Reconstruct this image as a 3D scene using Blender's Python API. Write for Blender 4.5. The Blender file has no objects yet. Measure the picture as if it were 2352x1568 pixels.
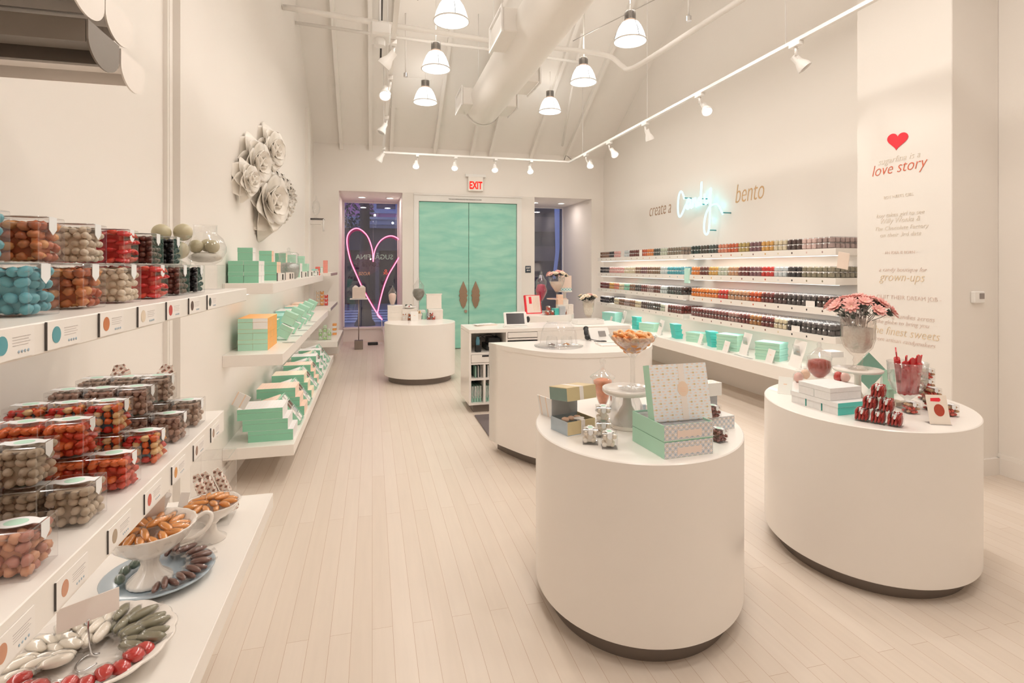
import bpy, math, random
from mathutils import Matrix, Vector

random.seed(7)
SC = bpy.context.scene
COL = SC.collection
PI = math.pi

# ---------------------------------------------------------------- camera
F, EYE, HV, CU = 1250.0, 1.5, 614.0, 1176.0          # focal length in px of a 2352 frame, eye height, horizon row, centre column
TH = math.atan(321 / 1250.0)                         # the camera looks 14.4 degrees right of the shop's long axis
S_, C_ = math.sin(TH), math.cos(TH)
cam = bpy.data.cameras.new('camera')
cam.sensor_width = 36; cam.lens = F * 36 / 2352
cam.shift_y = -(784 - HV) / 2352
cam.clip_start = 0.03; cam.clip_end = 200
camo = bpy.data.objects.new('camera', cam)
camo.location = (0, 0, EYE); camo.rotation_euler = (PI / 2, 0, -TH)
COL.objects.link(camo); SC.camera = camo

# ---------------------------------------------------------------- world, exposure
SC.view_settings.view_transform = 'Standard'
SC.view_settings.look = 'None'
SC.view_settings.gamma = 1
SC.view_settings.use_curve_mapping = False
SC.view_settings.exposure = 0.62
w = bpy.data.worlds.new('dusk'); SC.world = w; w.use_nodes = True
w.node_tree.nodes['Background'].inputs[0].default_value = (0.22, 0.25, 0.46, 1)
w.node_tree.nodes['Background'].inputs[1].default_value = 1.4
cy = SC.cycles
cy.use_denoising = True
cy.use_adaptive_sampling = True; cy.adaptive_threshold = 0.08; cy.adaptive_min_samples = 10
cy.max_bounces = 7; cy.diffuse_bounces = 5; cy.glossy_bounces = 3; cy.transmission_bounces = 3
cy.transparent_max_bounces = 28
cy.sample_clamp_indirect = 4
cy.caustics_reflective = False; cy.caustics_refractive = False

WARM = (1.0, 0.932, 0.862)
def lamp(name, kind, loc, energy, color=WARM, rot=None, parent=None, **kw):
    l = bpy.data.lights.new(name, kind); l.energy = energy; l.color = color
    for k, v in kw.items(): setattr(l, k, v)
    o = bpy.data.objects.new(name, l); COL.objects.link(o); o.location = loc
    if rot is not None: o.rotation_euler = rot
    if parent: o.parent = parent
    return o
P_PENDANT, P_TRACK = 7.4, 3.2
PEND_X = (0.78, 2.77); PEND_Y = (8.33, 6.9, 5.52, 4.1, 2.7, 1.3, -0.1)
# ---------------------------------------------------------------- points on known planes from the photo's pixels
def _ray(u, v): 
    a = (u - CU) / F
    return a * C_ + S_, -a * S_ + C_, -(v - HV) / F
def gz(u, v, z):
    r = _ray(u, v); t = (z - EYE) / r[2]; return r[0] * t, r[1] * t
def gy(u, v, y):
    r = _ray(u, v); t = y / r[1]; return r[0] * t, EYE + r[2] * t
def gx(u, v, x):
    r = _ray(u, v); t = x / r[0]; return r[1] * t, EYE + r[2] * t

# ---------------------------------------------------------------- materials
MATS = {}
def nt(name):
    m = bpy.data.materials.new(name); m.use_nodes = True
    MATS[name] = m
    return m, m.node_tree.nodes, m.node_tree.links
def mat(name, col, rough=0.5, metal=0.0, emit=0.0, spec=0.5, noise=0.0, nscale=30.0, bump=0.0, coat=0.0, trans=0.0):
    if name in MATS: return MATS[name]
    m, N, L = nt(name); b = N['Principled BSDF']
    b.inputs['Base Color'].default_value = (*col, 1)
    b.inputs['Roughness'].default_value = rough
    b.inputs['Metallic'].default_value = metal
    b.inputs['Specular IOR Level'].default_value = spec
    b.inputs['Coat Weight'].default_value = coat
    b.inputs['Transmission Weight'].default_value = trans
    if emit:
        b.inputs['Emission Color'].default_value = (*col, 1); b.inputs['Emission Strength'].default_value = emit
    tc = N.new('ShaderNodeTexCoord')
    n = N.new('ShaderNodeTexNoise'); n.inputs['Scale'].default_value = nscale; n.inputs['Detail'].default_value = 3
    L.new(tc.outputs['Object'], n.inputs['Vector'])
    if noise:
        mx = N.new('ShaderNodeMix'); mx.data_type = 'RGBA'
        mx.inputs['A'].default_value = (*[c * (1 - noise) for c in col], 1)
        mx.inputs['B'].default_value = (*[min(1, c * (1 + noise)) for c in col], 1)
        L.new(n.outputs['Fac'], mx.inputs['Factor']); L.new(mx.outputs['Result'], b.inputs['Base Color'])
        if emit: L.new(mx.outputs['Result'], b.inputs['Emission Color'])
    if bump:
        bp = N.new('ShaderNodeBump'); bp.inputs['Strength'].default_value = bump; bp.inputs['Distance'].default_value = 0.002
        L.new(n.outputs['Fac'], bp.inputs['Height']); L.new(bp.outputs['Normal'], b.inputs['Normal'])
    return m
def clear(name, tint=(1, 1, 1), refl=0.10, edge=0.55, rough=0.03):
    if name in MATS: return MATS[name]
    m, N, L = nt(name); N.remove(N['Principled BSDF']); out = N['Material Output']
    t = N.new('ShaderNodeBsdfTransparent'); t.inputs[0].default_value = (*tint, 1)
    g = N.new('ShaderNodeBsdfGlossy'); g.inputs['Roughness'].default_value = rough
    lw = N.new('ShaderNodeLayerWeight'); lw.inputs[0].default_value = 0.35
    mr = N.new('ShaderNodeMapRange'); mr.inputs['To Min'].default_value = refl; mr.inputs['To Max'].default_value = edge
    L.new(lw.outputs['Facing'], mr.inputs['Value'])
    mx = N.new('ShaderNodeMixShader'); L.new(mr.outputs[0], mx.inputs[0]); L.new(t.outputs[0], mx.inputs[1]); L.new(g.outputs[0], mx.inputs[2])
    L.new(mx.outputs[0], out.inputs['Surface'])
    return m
def sheer(name, col, alpha=0.5, rough=0.3):
    if name in MATS: return MATS[name]
    m = mat(name, col, rough); m.node_tree.nodes['Principled BSDF'].inputs['Alpha'].default_value = alpha
    return m
def glow(name, col, strength):
    if name in MATS: return MATS[name]
    m, N, L = nt(name); N.remove(N['Principled BSDF'])
    e = N.new('ShaderNodeEmission'); e.inputs[0].default_value = (*col, 1); e.inputs[1].default_value = strength
    L.new(e.outputs[0], N['Material Output'].inputs['Surface']); return m

wall = mat('wall_paint', (0.87, 0.825, 0.775), 0.6, noise=0.012, nscale=1.5)
ceilm = mat('ceiling_paint', (0.88, 0.845, 0.80), 0.7, noise=0.02, nscale=2.0)
lam = mat('white_laminate', (0.89, 0.845, 0.80), 0.28, noise=0.006, nscale=2, coat=0.1)
shelfm = mat('shelf_lacquer', (0.88, 0.835, 0.785), 0.35, noise=0.006, nscale=2)
kick = mat('brushed_kick', (0.20, 0.165, 0.145), 0.4, metal=0.3, noise=0.05, nscale=4)
white = mat('white', (0.88, 0.86, 0.83), 0.4, noise=0.01)
paper = mat('paper', (0.90, 0.86, 0.82), 0.7, noise=0.01)
black = mat('black_plastic', (0.02, 0.02, 0.022), 0.35, noise=0.05)
dark = mat('dark_metal', (0.10, 0.09, 0.085), 0.45, metal=0.4, noise=0.05)
silver = mat('silver', (0.75, 0.75, 0.76), 0.18, metal=1.0, noise=0.02)
glass = clear('clear_glass', (0.985, 0.99, 0.99), 0.08, 0.48)
acry = clear('clear_acrylic', (0.985, 0.985, 0.985), 0.035, 0.22, 0.05)
acre = clear('acrylic_edge', (0.96, 0.96, 0.97), 0.20, 0.42, 0.15)
pane = clear('window_glass', (0.80, 0.82, 0.86), 0.12, 0.5, 0.01)
mint = mat('mint_card', (0.27, 0.60, 0.42), 0.5, noise=0.03, nscale=6)
mint_l = mat('pale_mint_card', (0.45, 0.74, 0.58), 0.5, noise=0.03, nscale=6)
teal = mat('teal_card', (0.10, 0.62, 0.55), 0.5, noise=0.04, nscale=6)
teal_l = mat('pale_teal_card', (0.38, 0.76, 0.68), 0.5, noise=0.03, nscale=6)
gold = mat('champagne_card', (0.74, 0.60, 0.36), 0.35, metal=0.3, noise=0.04, nscale=8)
grey_l = mat('silver_grey_card', (0.50, 0.52, 0.55), 0.5, noise=0.15, nscale=14)
peach = mat('peach_card', (0.90, 0.62, 0.46), 0.5, noise=0.06, nscale=30)
orange = mat('orange_ribbon', (0.90, 0.45, 0.12), 0.5, noise=0.05)
ceram = mat('white_ceramic', (0.86, 0.80, 0.74), 0.2, noise=0.01, coat=0.4)
bluep = mat('blue_grey_glaze', (0.42, 0.50, 0.56), 0.2, noise=0.05, coat=0.4)
red = mat('red_paint', (0.86, 0.03, 0.05), 0.5, noise=0.03)
rim_m = mat('lamp_rim', (0.9, 0.88, 0.85), 0.3, noise=0.01)
sink = mat('lamp_heatsink', (0.5, 0.47, 0.44), 0.4, metal=0.6, noise=0.05)
lampglow = glow('lamp_glow', (1.0, 0.98, 0.95), 1.6)
spotglow = glow('spot_glow', (1.0, 0.98, 0.95), 6.0)
pinkneon = glow('pink_neon', (1.0, 0.10, 0.24), 1.3)
pinkcore = glow('pink_neon_core', (1.0, 0.42, 0.55), 1.2)
blueneon = glow('blue_neon', (0.55, 1.0, 1.0), 1.1)

def wood_floor():
    m, N, L = nt('floor_boards'); b = N['Principled BSDF']
    tc = N.new('ShaderNodeTexCoord'); mp = N.new('ShaderNodeMapping'); mp.inputs['Rotation'].default_value = (0, 0, PI / 2)
    L.new(tc.outputs['Object'], mp.inputs['Vector'])
    br = N.new('ShaderNodeTexBrick'); br.offset = 0.37; br.inputs['Scale'].default_value = 1.0
    br.inputs['Brick Width'].default_value = 1.7; br.inputs['Row Height'].default_value = 0.083
    br.inputs['Mortar Size'].default_value = 0.0011; br.inputs['Mortar Smooth'].default_value = 0.6
    br.inputs['Color1'].default_value = (0.735, 0.635, 0.54, 1); br.inputs['Color2'].default_value = (0.77, 0.675, 0.585, 1)
    br.inputs['Mortar'].default_value = (0.52, 0.36, 0.265, 1)
    L.new(mp.outputs[0], br.inputs['Vector'])
    n = N.new('ShaderNodeTexNoise'); n.inputs['Scale'].default_value = 3; n.inputs['Detail'].default_value = 6
    mp2 = N.new('ShaderNodeMapping'); mp2.inputs['Scale'].default_value = (12, 0.8, 1)
    L.new(tc.outputs['Object'], mp2.inputs['Vector']); L.new(mp2.outputs[0], n.inputs['Vector'])
    mx = N.new('ShaderNodeMix'); mx.data_type = 'RGBA'; mx.blend_type = 'MULTIPLY'; mx.inputs['Factor'].default_value = 0.10
    L.new(br.outputs['Color'], mx.inputs['A']); L.new(n.outputs['Fac'], mx.inputs['B'])
    L.new(mx.outputs['Result'], b.inputs['Base Color'])
    b.inputs['Roughness'].default_value = 0.33; b.inputs['Specular IOR Level'].default_value = 0.35
    return m
floorm = wood_floor()

def door_paint():
    m, N, L = nt('mint_brushed_paint'); b = N['Principled BSDF']
    tc = N.new('ShaderNodeTexCoord'); mp = N.new('ShaderNodeMapping'); mp.inputs['Scale'].default_value = (1.3, 1, 5)
    L.new(tc.outputs['Object'], mp.inputs['Vector'])
    n = N.new('ShaderNodeTexNoise'); n.inputs['Scale'].default_value = 1.6; n.inputs['Detail'].default_value = 7; n.inputs['Distortion'].default_value = 0.4
    L.new(mp.outputs[0], n.inputs['Vector'])
    r = N.new('ShaderNodeValToRGB'); r.color_ramp.elements[0].position = 0.33; r.color_ramp.elements[1].position = 0.68
    r.color_ramp.elements[0].color = (0.27, 0.64, 0.53, 1); r.color_ramp.elements[1].color = (0.42, 0.76, 0.62, 1)
    L.new(n.outputs['Fac'], r.inputs[0]); L.new(r.outputs[0], b.inputs['Base Color']); b.inputs['Roughness'].default_value = 0.3
    return m
doorm = door_paint()

def lattice(name, ax, cell, base=(0.88, 0.80, 0.76), line=(0.40, 0.50, 0.60), dot=(0.74, 0.58, 0.36)):
    """printed card: interlocking circles with small gold dots; ax = the two object axes of the face"""
    if name in MATS: return MATS[name]
    m, N, L = nt(name); b = N['Principled BSDF']; b.inputs['Roughness'].default_value = 0.5
    tc = N.new('ShaderNodeTexCoord'); sp = N.new('ShaderNodeSeparateXYZ'); L.new(tc.outputs['Object'], sp.inputs[0])
    cb = N.new('ShaderNodeCombineXYZ')
    for i, a in enumerate(ax):
        d = N.new('ShaderNodeMath'); d.operation = 'DIVIDE'; d.inputs[1].default_value = cell
        L.new(sp.outputs['XYZ'.index(a)], d.inputs[0]); L.new(d.outputs[0], cb.inputs[i])
    def ring(off, r, wd):
        a = N.new('ShaderNodeVectorMath'); a.operation = 'ADD'; a.inputs[1].default_value = (*off, 0); L.new(cb.outputs[0], a.inputs[0])
        f = N.new('ShaderNodeVectorMath'); f.operation = 'FRACTION'; L.new(a.outputs[0], f.inputs[0])
        s = N.new('ShaderNodeVectorMath'); s.operation = 'SUBTRACT'; s.inputs[1].default_value = (.5, .5, 0); L.new(f.outputs[0], s.inputs[0])
        l = N.new('ShaderNodeVectorMath'); l.operation = 'LENGTH'; L.new(s.outputs[0], l.inputs[0])
        q = N.new('ShaderNodeMath'); q.operation = 'SUBTRACT'; q.inputs[1].default_value = r; L.new(l.outputs['Value'], q.inputs[0])
        k = N.new('ShaderNodeMath'); k.operation = 'ABSOLUTE'; L.new(q.outputs[0], k.inputs[0])
        t = N.new('ShaderNodeMath'); t.operation = 'LESS_THAN'; t.inputs[1].default_value = wd; L.new(k.outputs[0], t.inputs[0])
        return t.outputs[0]
    r1 = ring((.5, .5), 0.46, 0.04); r2 = ring((0, 0), 0.46, 0.04)
    mxm = N.new('ShaderNodeMath'); mxm.operation = 'MAXIMUM'; L.new(r1, mxm.inputs[0]); L.new(r2, mxm.inputs[1])
    m1 = N.new('ShaderNodeMix'); m1.data_type = 'RGBA'; m1.inputs['A'].default_value = (*base, 1); m1.inputs['B'].default_value = (*line, 1)
    L.new(mxm.outputs[0], m1.inputs['Factor'])
    m2 = N.new('ShaderNodeMix'); m2.data_type = 'RGBA'; m2.inputs['B'].default_value = (*dot, 1)
    L.new(ring((0, .5), 0.0, 0.11), m2.inputs['Factor']); L.new(m1.outputs['Result'], m2.inputs['A'])
    L.new(m2.outputs['Result'], b.inputs['Base Color'])
    return m
def sprinkle(name, ax, cell, base=(0.84, 0.83, 0.82), c1=(0.70, 0.58, 0.34), c2=(0.90, 0.74, 0.62), wd=0.10, wd2=0.09):
    """printed card: staggered gold dots and blush dashes"""
    if name in MATS: return MATS[name]
    m, N, L = nt(name); b = N['Principled BSDF']; b.inputs['Roughness'].default_value = 0.55
    tc = N.new('ShaderNodeTexCoord'); sp = N.new('ShaderNodeSeparateXYZ'); L.new(tc.outputs['Object'], sp.inputs[0])
    cb = N.new('ShaderNodeCombineXYZ')
    for i, a in enumerate(ax):
        d = N.new('ShaderNodeMath'); d.operation = 'DIVIDE'; d.inputs[1].default_value = cell
        L.new(sp.outputs['XYZ'.index(a)], d.inputs[0]); L.new(d.outputs[0], cb.inputs[i])
    def dots(off, sc, r, mul=1.0):
        mu = N.new('ShaderNodeVectorMath'); mu.operation = 'MULTIPLY'; mu.inputs[1].default_value = (mul, mul, 1); L.new(cb.outputs[0], mu.inputs[0])
        a = N.new('ShaderNodeVectorMath'); a.operation = 'ADD'; a.inputs[1].default_value = (*off, 0); L.new(mu.outputs[0], a.inputs[0])
        f = N.new('ShaderNodeVectorMath'); f.operation = 'FRACTION'; L.new(a.outputs[0], f.inputs[0])
        s = N.new('ShaderNodeVectorMath'); s.operation = 'SUBTRACT'; s.inputs[1].default_value = (.5, .5, 0); L.new(f.outputs[0], s.inputs[0])
        k = N.new('ShaderNodeVectorMath'); k.operation = 'MULTIPLY'; k.inputs[1].default_value = (*sc, 1); L.new(s.outputs[0], k.inputs[0])
        l = N.new('ShaderNodeVectorMath'); l.operation = 'LENGTH'; L.new(k.outputs[0], l.inputs[0])
        t = N.new('ShaderNodeMath'); t.operation = 'LESS_THAN'; t.inputs[1].default_value = r; L.new(l.outputs['Value'], t.inputs[0])
        return t.outputs[0]
    def over(prev, fac, col):
        q = N.new('ShaderNodeMix'); q.data_type = 'RGBA'; q.inputs['B'].default_value = (*col, 1); L.new(fac, q.inputs['Factor'])
        if prev is None: q.inputs['A'].default_value = (*base, 1)
        else: L.new(prev, q.inputs['A'])
        return q.outputs['Result']
    c = over(None, dots((0, 0), (.6, 1.5), wd2 * 1.6, 2.0), c2)
    c = over(c, dots((.3, .5), (.6, 1.5), wd2 * 1.6, 2.0), c2)
    c = over(c, dots((.25, .5), (.8, 1), wd), c1); c = over(c, dots((.75, 0), (.8, 1), wd), c1)
    L.new(c, b.inputs['Base Color'])
    return m
# ---------------------------------------------------------------- mesh builder
class MB:
    def __init__(s): s.v = []; s.f = []; s.m = []; s.s = []
    def add(s, vs, fs, m=0, smooth=False, T=None):
        o = len(s.v)
        if T is not None: vs = [tuple(T @ Vector(p)) for p in vs]
        s.v += [tuple(p) for p in vs]
        s.f += [tuple(i + o for i in f) for f in fs]; s.m += [m] * len(fs); s.s += [smooth] * len(fs)
        return s
    def box(s, a, b, m=0, T=None, ch=0.0):
        x0, x1 = sorted((a[0], b[0])); y0, y1 = sorted((a[1], b[1])); z0, z1 = sorted((a[2], b[2]))
        if ch <= 0:
            s.nb = getattr(s, 'nb', -1) + 1; e = .00015 * (s.nb % 8)      # keeps boxes of one mesh from sharing faces
            ex, ey, ez = min(e, (x1 - x0) * .12), min(e, (y1 - y0) * .12), min(e, (z1 - z0) * .12)
            x0 += ex; x1 -= ex; y0 += ey; y1 -= ey; z0 += ez; z1 -= ez
            vs = [(x0, y0, z0), (x1, y0, z0), (x1, y1, z0), (x0, y1, z0), (x0, y0, z1), (x1, y0, z1), (x1, y1, z1), (x0, y1, z1)]
            fs = [(3, 2, 1, 0), (4, 5, 6, 7), (0, 1, 5, 4), (1, 2, 6, 5), (2, 3, 7, 6), (3, 0, 4, 7)]
            mm = m if isinstance(m, (list, tuple)) else [m] * 6        # bottom, top, -y, +x, +y, -x
            o = len(s.v); s.add(vs, fs, 0, False, T)
            s.m[-6:] = list(mm); return s
        vs = []; idx = {}
        for sx in (0, 1):
            for sy in (0, 1):
                for sz in (0, 1):
                    X = (x0, x1)[sx]; Y = (y0, y1)[sy]; Z = (z0, z1)[sz]
                    dx = ch * (1, -1)[sx]; dy = ch * (1, -1)[sy]; dz = ch * (1, -1)[sz]
                    idx[sx, sy, sz] = len(vs)
                    vs += [(X, Y + dy, Z + dz), (X + dx, Y, Z + dz), (X + dx, Y + dy, Z)]
        I = lambda a, b, c, k: idx[a, b, c] + k
        fs = [(I(0,0,0,2), I(0,1,0,2), I(1,1,0,2), I(1,0,0,2)), (I(0,0,1,2), I(1,0,1,2), I(1,1,1,2), I(0,1,1,2)),
              (I(0,0,0,1), I(1,0,0,1), I(1,0,1,1), I(0,0,1,1)), (I(1,0,0,0), I(1,1,0,0), I(1,1,1,0), I(1,0,1,0)),
              (I(1,1,0,1), I(0,1,0,1), I(0,1,1,1), I(1,1,1,1)), (I(0,1,0,0), I(0,0,0,0), I(0,0,1,0), I(0,1,1,0))]
        mm = list(m) if isinstance(m, (list, tuple)) else [m] * 6
        em = mm[6] if len(mm) > 6 else mm[1]
        n6 = 6
        for a, b in ((0, 0), (0, 1), (1, 0), (1, 1)):
            fs.append((I(a, b, 0, 0), I(a, b, 0, 1), I(a, b, 1, 1), I(a, b, 1, 0)))      # vertical edges
            fs.append((I(0, a, b, 1), I(1, a, b, 1), I(1, a, b, 2), I(0, a, b, 2)))      # edges along x
            fs.append((I(a, 0, b, 0), I(a, 1, b, 0), I(a, 1, b, 2), I(a, 0, b, 2)))      # edges along y
        for k in idx.values(): fs.append((k, k + 1, k + 2))
        s.add(vs, fs, em, False, T)
        n = len(fs); s.m[-n:-n + 6] = mm[:6]
        return s
    def lathe(s, prof, seg=32, c=(0, 0, 0), m=0, sc=(1, 1), rot=0.0, T=None, smooth=True, wave=None, mats=None):
        """prof: list of (r, z); a repeated point makes a hard edge; wave = (n, amplitude) scallops the radius"""
        cr, sr = math.cos(rot), math.sin(rot); vs = []
        for r, z in prof:
            for k in range(seg):
                a = 2 * PI * k / seg; rr = r * (1 + (wave[1] * abs(math.cos(wave[0] * a / 2)) if wave and r > 0 else 0))
                x, y = rr * sc[0] * math.cos(a), rr * sc[1] * math.sin(a)
                vs.append((c[0] + x * cr - y * sr, c[1] + x * sr + y * cr, c[2] + z))
        for i in range(len(prof) - 1):
            if prof[i] == prof[i + 1]: continue
            fs = []
            for k in range(seg):
                a, b = i * seg + k, i * seg + (k + 1) % seg
                fs.append((a, b, b + seg, a + seg))
            mi = mats[i] if mats else m
            s._lf = (vs, fs, mi)
            s.pending = getattr(s, 'pending', []) + [(fs, mi)]
        o = len(s.v)
        if T is not None: vs = [tuple(T @ Vector(p)) for p in vs]
        s.v += vs
        for fs, mi in s.pending:
            s.f += [tuple(j + o for j in f) for f in fs]; s.m += [mi] * len(fs); s.s += [smooth] * len(fs)
        s.pending = []
        return s
    def cyl(s, c, r, h, seg=24, m=0, T=None):
        return s.lathe([(0.0001, 0), (r, 0), (r, 0), (r, h), (r, h), (0.0001, h)], seg, c, m, T=T)
    def tube(s, pts, r, seg=8, m=0, closed=False, T=None, cap=True):
        P = [Vector(p) for p in pts]; n = len(P); vs = []; fs = []
        up = None
        for i, p in enumerate(P):
            if closed: d = P[(i + 1) % n] - P[i - 1]
            else: d = P[min(i + 1, n - 1)] - P[max(i - 1, 0)]
            d = d.normalized() if d.length > 1e-9 else Vector((0, 0, 1))
            if up is None:
                up = Vector((0, 0, 1)) if abs(d.z) < .9 else Vector((1, 0, 0))
            a = d.cross(up); a = a.normalized() if a.length > 1e-6 else d.orthogonal().normalized()
            b = a.cross(d); up = b
            rr = r[i] if isinstance(r, (list, tuple)) else r
            for k in range(seg):
                t = 2 * PI * k / seg; vs.append(p + a * rr * math.cos(t) + b * rr * math.sin(t))
        for i in range(n if closed else n - 1):
            j = (i + 1) % n
            for k in range(seg):
                k2 = (k + 1) % seg; fs.append((i * seg + k, i * seg + k2, j * seg + k2, j * seg + k))
        if cap and not closed:
            fs.append(tuple(reversed(range(seg)))); fs.append(tuple((n - 1) * seg + k for k in range(seg)))
        return s.add(vs, fs, m, True, T)
    def ball(s, c, r, seg=10, rings=6, m=0, T=None, jit=0.0):
        if not isinstance(r, (tuple, list)): r = (r, r, r)
        vs = [(c[0], c[1], c[2] - r[2])]
        for i in range(1, rings):
            p = PI * i / rings
            for k in range(seg):
                t = 2 * PI * k / seg; j = 1 + random.uniform(-jit, jit)
                vs.append((c[0] + r[0] * math.sin(p) * math.cos(t) * j, c[1] + r[1] * math.sin(p) * math.sin(t) * j, c[2] - r[2] * math.cos(p) * j))
        vs.append((c[0], c[1], c[2] + r[2])); fs = []
        for k in range(seg):
            k2 = (k + 1) % seg; fs.append((0, 1 + k2, 1 + k))
            for i in range(rings - 2):
                a = 1 + i * seg; fs.append((a + k, a + k2, a + seg + k2, a + seg + k))
            a = 1 + (rings - 2) * seg; fs.append((a + k, a + k2, len(vs) - 1))
        return s.add(vs, fs, m, True, T)
    def prism(s, out, z0, z1, m=0, T=None, side=None, smooth=False):
        n = len(out); vs = [(x, y, z0) for x, y in out] + [(x, y, z1) for x, y in out]
        s.add(vs, [tuple(reversed(range(n))), tuple(range(n, 2 * n))], m, False, T)
        vs2 = vs; fs = [(i, (i + 1) % n, n + (i + 1) % n, n + i) for i in range(n)]
        return s.add(vs2, fs, m if side is None else side, smooth, T)
    def quad(s, pts, m=0): return s.add(pts, [(0, 1, 2, 3)[:len(pts)]], m)
    def data(s, name, mats):
        me = bpy.data.meshes.new(name); me.from_pydata(s.v, [], s.f)
        for x in (mats if isinstance(mats, (list, tuple)) else [mats]): me.materials.append(x)
        me.polygons.foreach_set('material_index', s.m); me.polygons.foreach_set('use_smooth', s.s)
        me.update(); return me
    def build(s, name, mats, parent=None, loc=(0, 0, 0), rot=(0, 0, 0), **tg):
        o = bpy.data.objects.new(name, s.data(name, mats)); COL.objects.link(o)
        o.location = loc; o.rotation_euler = rot
        if parent: o.parent = parent
        if tg: tag(o, **tg)
        return o
def Tm(loc=(0, 0, 0), rot=(0, 0, 0)):
    return Matrix.Translation(loc) @ Matrix.Rotation(rot[2], 4, 'Z') @ Matrix.Rotation(rot[1], 4, 'Y') @ Matrix.Rotation(rot[0], 4, 'X')
def tag(o, label=None, cat=None, group=None, kind=None):
    if label: o['label'] = label
    if cat: o['category'] = cat
    if group: o['group'] = group
    if kind: o['kind'] = kind
    return o
def thing(name, label, cat, loc=(0, 0, 0), rotz=0.0, group=None, rot=None):
    o = bpy.data.objects.new(name, None); COL.objects.link(o); o.empty_display_size = 0.05
    o.location = loc; o.rotation_euler = rot if rot else (0, 0, rotz)
    return tag(o, label, cat, group)
def dup(root, loc, rotz=None, label=None, group=None, rot=None):
    r = root.copy(); COL.objects.link(r); r.location = loc
    if rotz is not None: r.rotation_euler = (0, 0, rotz)
    if rot is not None: r.rotation_euler = rot
    if label: r['label'] = label
    if group: r['group'] = group
    for ch in root.children:
        c = ch.copy(); COL.objects.link(c); c.parent = r
        for g in ch.children:
            d = g.copy(); COL.objects.link(d); d.parent = c
    return r
def struct(name, mb, m): return mb.build(name, m, kind='structure')
def text(name, body, size, m, parent=None, loc=(0, 0, 0), rot=(0, 0, 0), shear=0.0, off=0.0, ext=0.001, align='CENTER', space=1.0, sx=1.0):
    c = bpy.data.curves.new(name, 'FONT'); c.body = body; c.size = size; c.shear = shear; c.offset = off; c.extrude = ext
    c.align_x = align; c.align_y = 'BOTTOM_BASELINE'; c.space_character = space; c.resolution_u = 3
    c.materials.append(m)
    o = bpy.data.objects.new(name, c); COL.objects.link(o); o.location = loc; o.rotation_euler = rot; o.scale = (sx, 1, 1)
    bpy.context.view_layer.update()
    me = bpy.data.meshes.new_from_object(o); COL.objects.unlink(o)
    q = bpy.data.objects.new(name, me); COL.objects.link(q); q.location = loc; q.rotation_euler = rot; q.scale = (sx, 1, 1)
    bpy.data.objects.remove(o); bpy.data.curves.remove(c)
    if not me.materials: me.materials.append(m)
    if parent: q.parent = parent
    return q
def smooth_path(pts, n=6, closed=False):
    P = [Vector(p) for p in pts]; out = []; N = len(P)
    for i in range(N if closed else N - 1):
        p0 = P[(i - 1) % N] if closed or i else P[0]; p1 = P[i]; p2 = P[(i + 1) % N]; p3 = P[(i + 2) % N] if closed or i + 2 < N else P[-1]
        for k in range(n):
            t = k / n
            out.append(0.5 * ((2 * p1) + (-p0 + p2) * t + (2 * p0 - 5 * p1 + 4 * p2 - p3) * t * t + (-p0 + 3 * p1 - 3 * p2 + p3) * t ** 3))
    if not closed: out.append(P[-1])
    return out
ORD = ['first', 'second', 'third', 'fourth', 'fifth', 'sixth', 'seventh', 'eighth', 'ninth', 'tenth', 'eleventh', 'twelfth', 'thirteenth', 'fourteenth',
       'fifteenth', 'sixteenth', 'seventeenth', 'eighteenth', 'nineteenth', 'twentieth']
ORD += ['twenty-' + x for x in ORD[:9]] + ['thirtieth'] + ['thirty-' + x for x in ORD[:9]]
def heart(n=40, w=1.0, h=1.0):
    return [(w * math.sin(t) ** 3, h * (13 * math.cos(t) - 5 * math.cos(2 * t) - 2 * math.cos(3 * t) - math.cos(4 * t)) / 16) for t in [2 * PI * k / n for k in range(n)]]

# ================================================================ the room
WL, WR, YB, YG, YN = -0.98, 4.42, 9.95, 11.6, -3.2
SZ, SG = 3.66, 0.61                                   # height where the slope meets the facade wall, its gradient
ZT = 5.7; YS = YB - (ZT - SZ) / SG
struct('floor', MB().box((WL - .3, YN - .1, -.1), (WR + .3, YG + .05, 0)), floorm)
struct('wall_left', MB().box((WL - .15, YN, 0), (WL, YB, ZT + .1)), wall)
m = MB(); m.box((WR, YN, 0), (WR + .15, YB, ZT + .1)); struct('wall_right', m, wall)
struct('wall_pilaster', MB().box((3.98, 2.96, 0), (WR, 3.742, ZT + .1), ch=.004), wall)
struct('wall_near', MB().box((WL - .15, YN - .15, 0), (WR + .15, YN, ZT + .1)), wall)
HL = 2.84                                            # soffit of the window bays
AX0, AX1, BX0, BX1 = -0.567, 0.525, 3.00, 4.165       # bay openings
m = MB()
m.box((WL - .15, YB, 0), (AX0, YG, HL)); m.box((AX1, YB, 0), (0.816 - .09, YG, HL)); m.box((2.649 + .09, YB, 0), (BX0, YG, HL)); m.box((BX1, YB, 0), (WR + .15, YG, HL))
m.box((WL - .15, YB, HL), (WR + .15, YG + .1, 4.2))
struct('wall_far', m, wall)
struct('trim_1', MB().box((AX0, YG - .12, 0), (AX1, YG + .02, .26)).box((AX0, YG - .16, .255), (AX1, YG + .02, .285)), wall)
struct('trim_2', MB().box((BX0, YG - .12, 0), (BX1, YG + .02, .26)).box((BX0, YG - .16, .255), (BX1, YG + .02, .285)), wall)
for n, x0, x1 in (('window_1', AX0, AX1), ('window_2', BX0, BX1)):
    wdw = struct(n, MB().box((x0, YG, .285), (x1, YG + .012, HL)), pane)
    MB().box((x0, YG - .02, .285), (x0 + .02, YG + .03, HL)).box((x1 - .02, YG - .02, .285), (x1, YG + .03, HL)).box((x0, YG - .02, HL - .02), (x1, YG + .03, HL)).build('window_frame', white, wdw)
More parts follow.
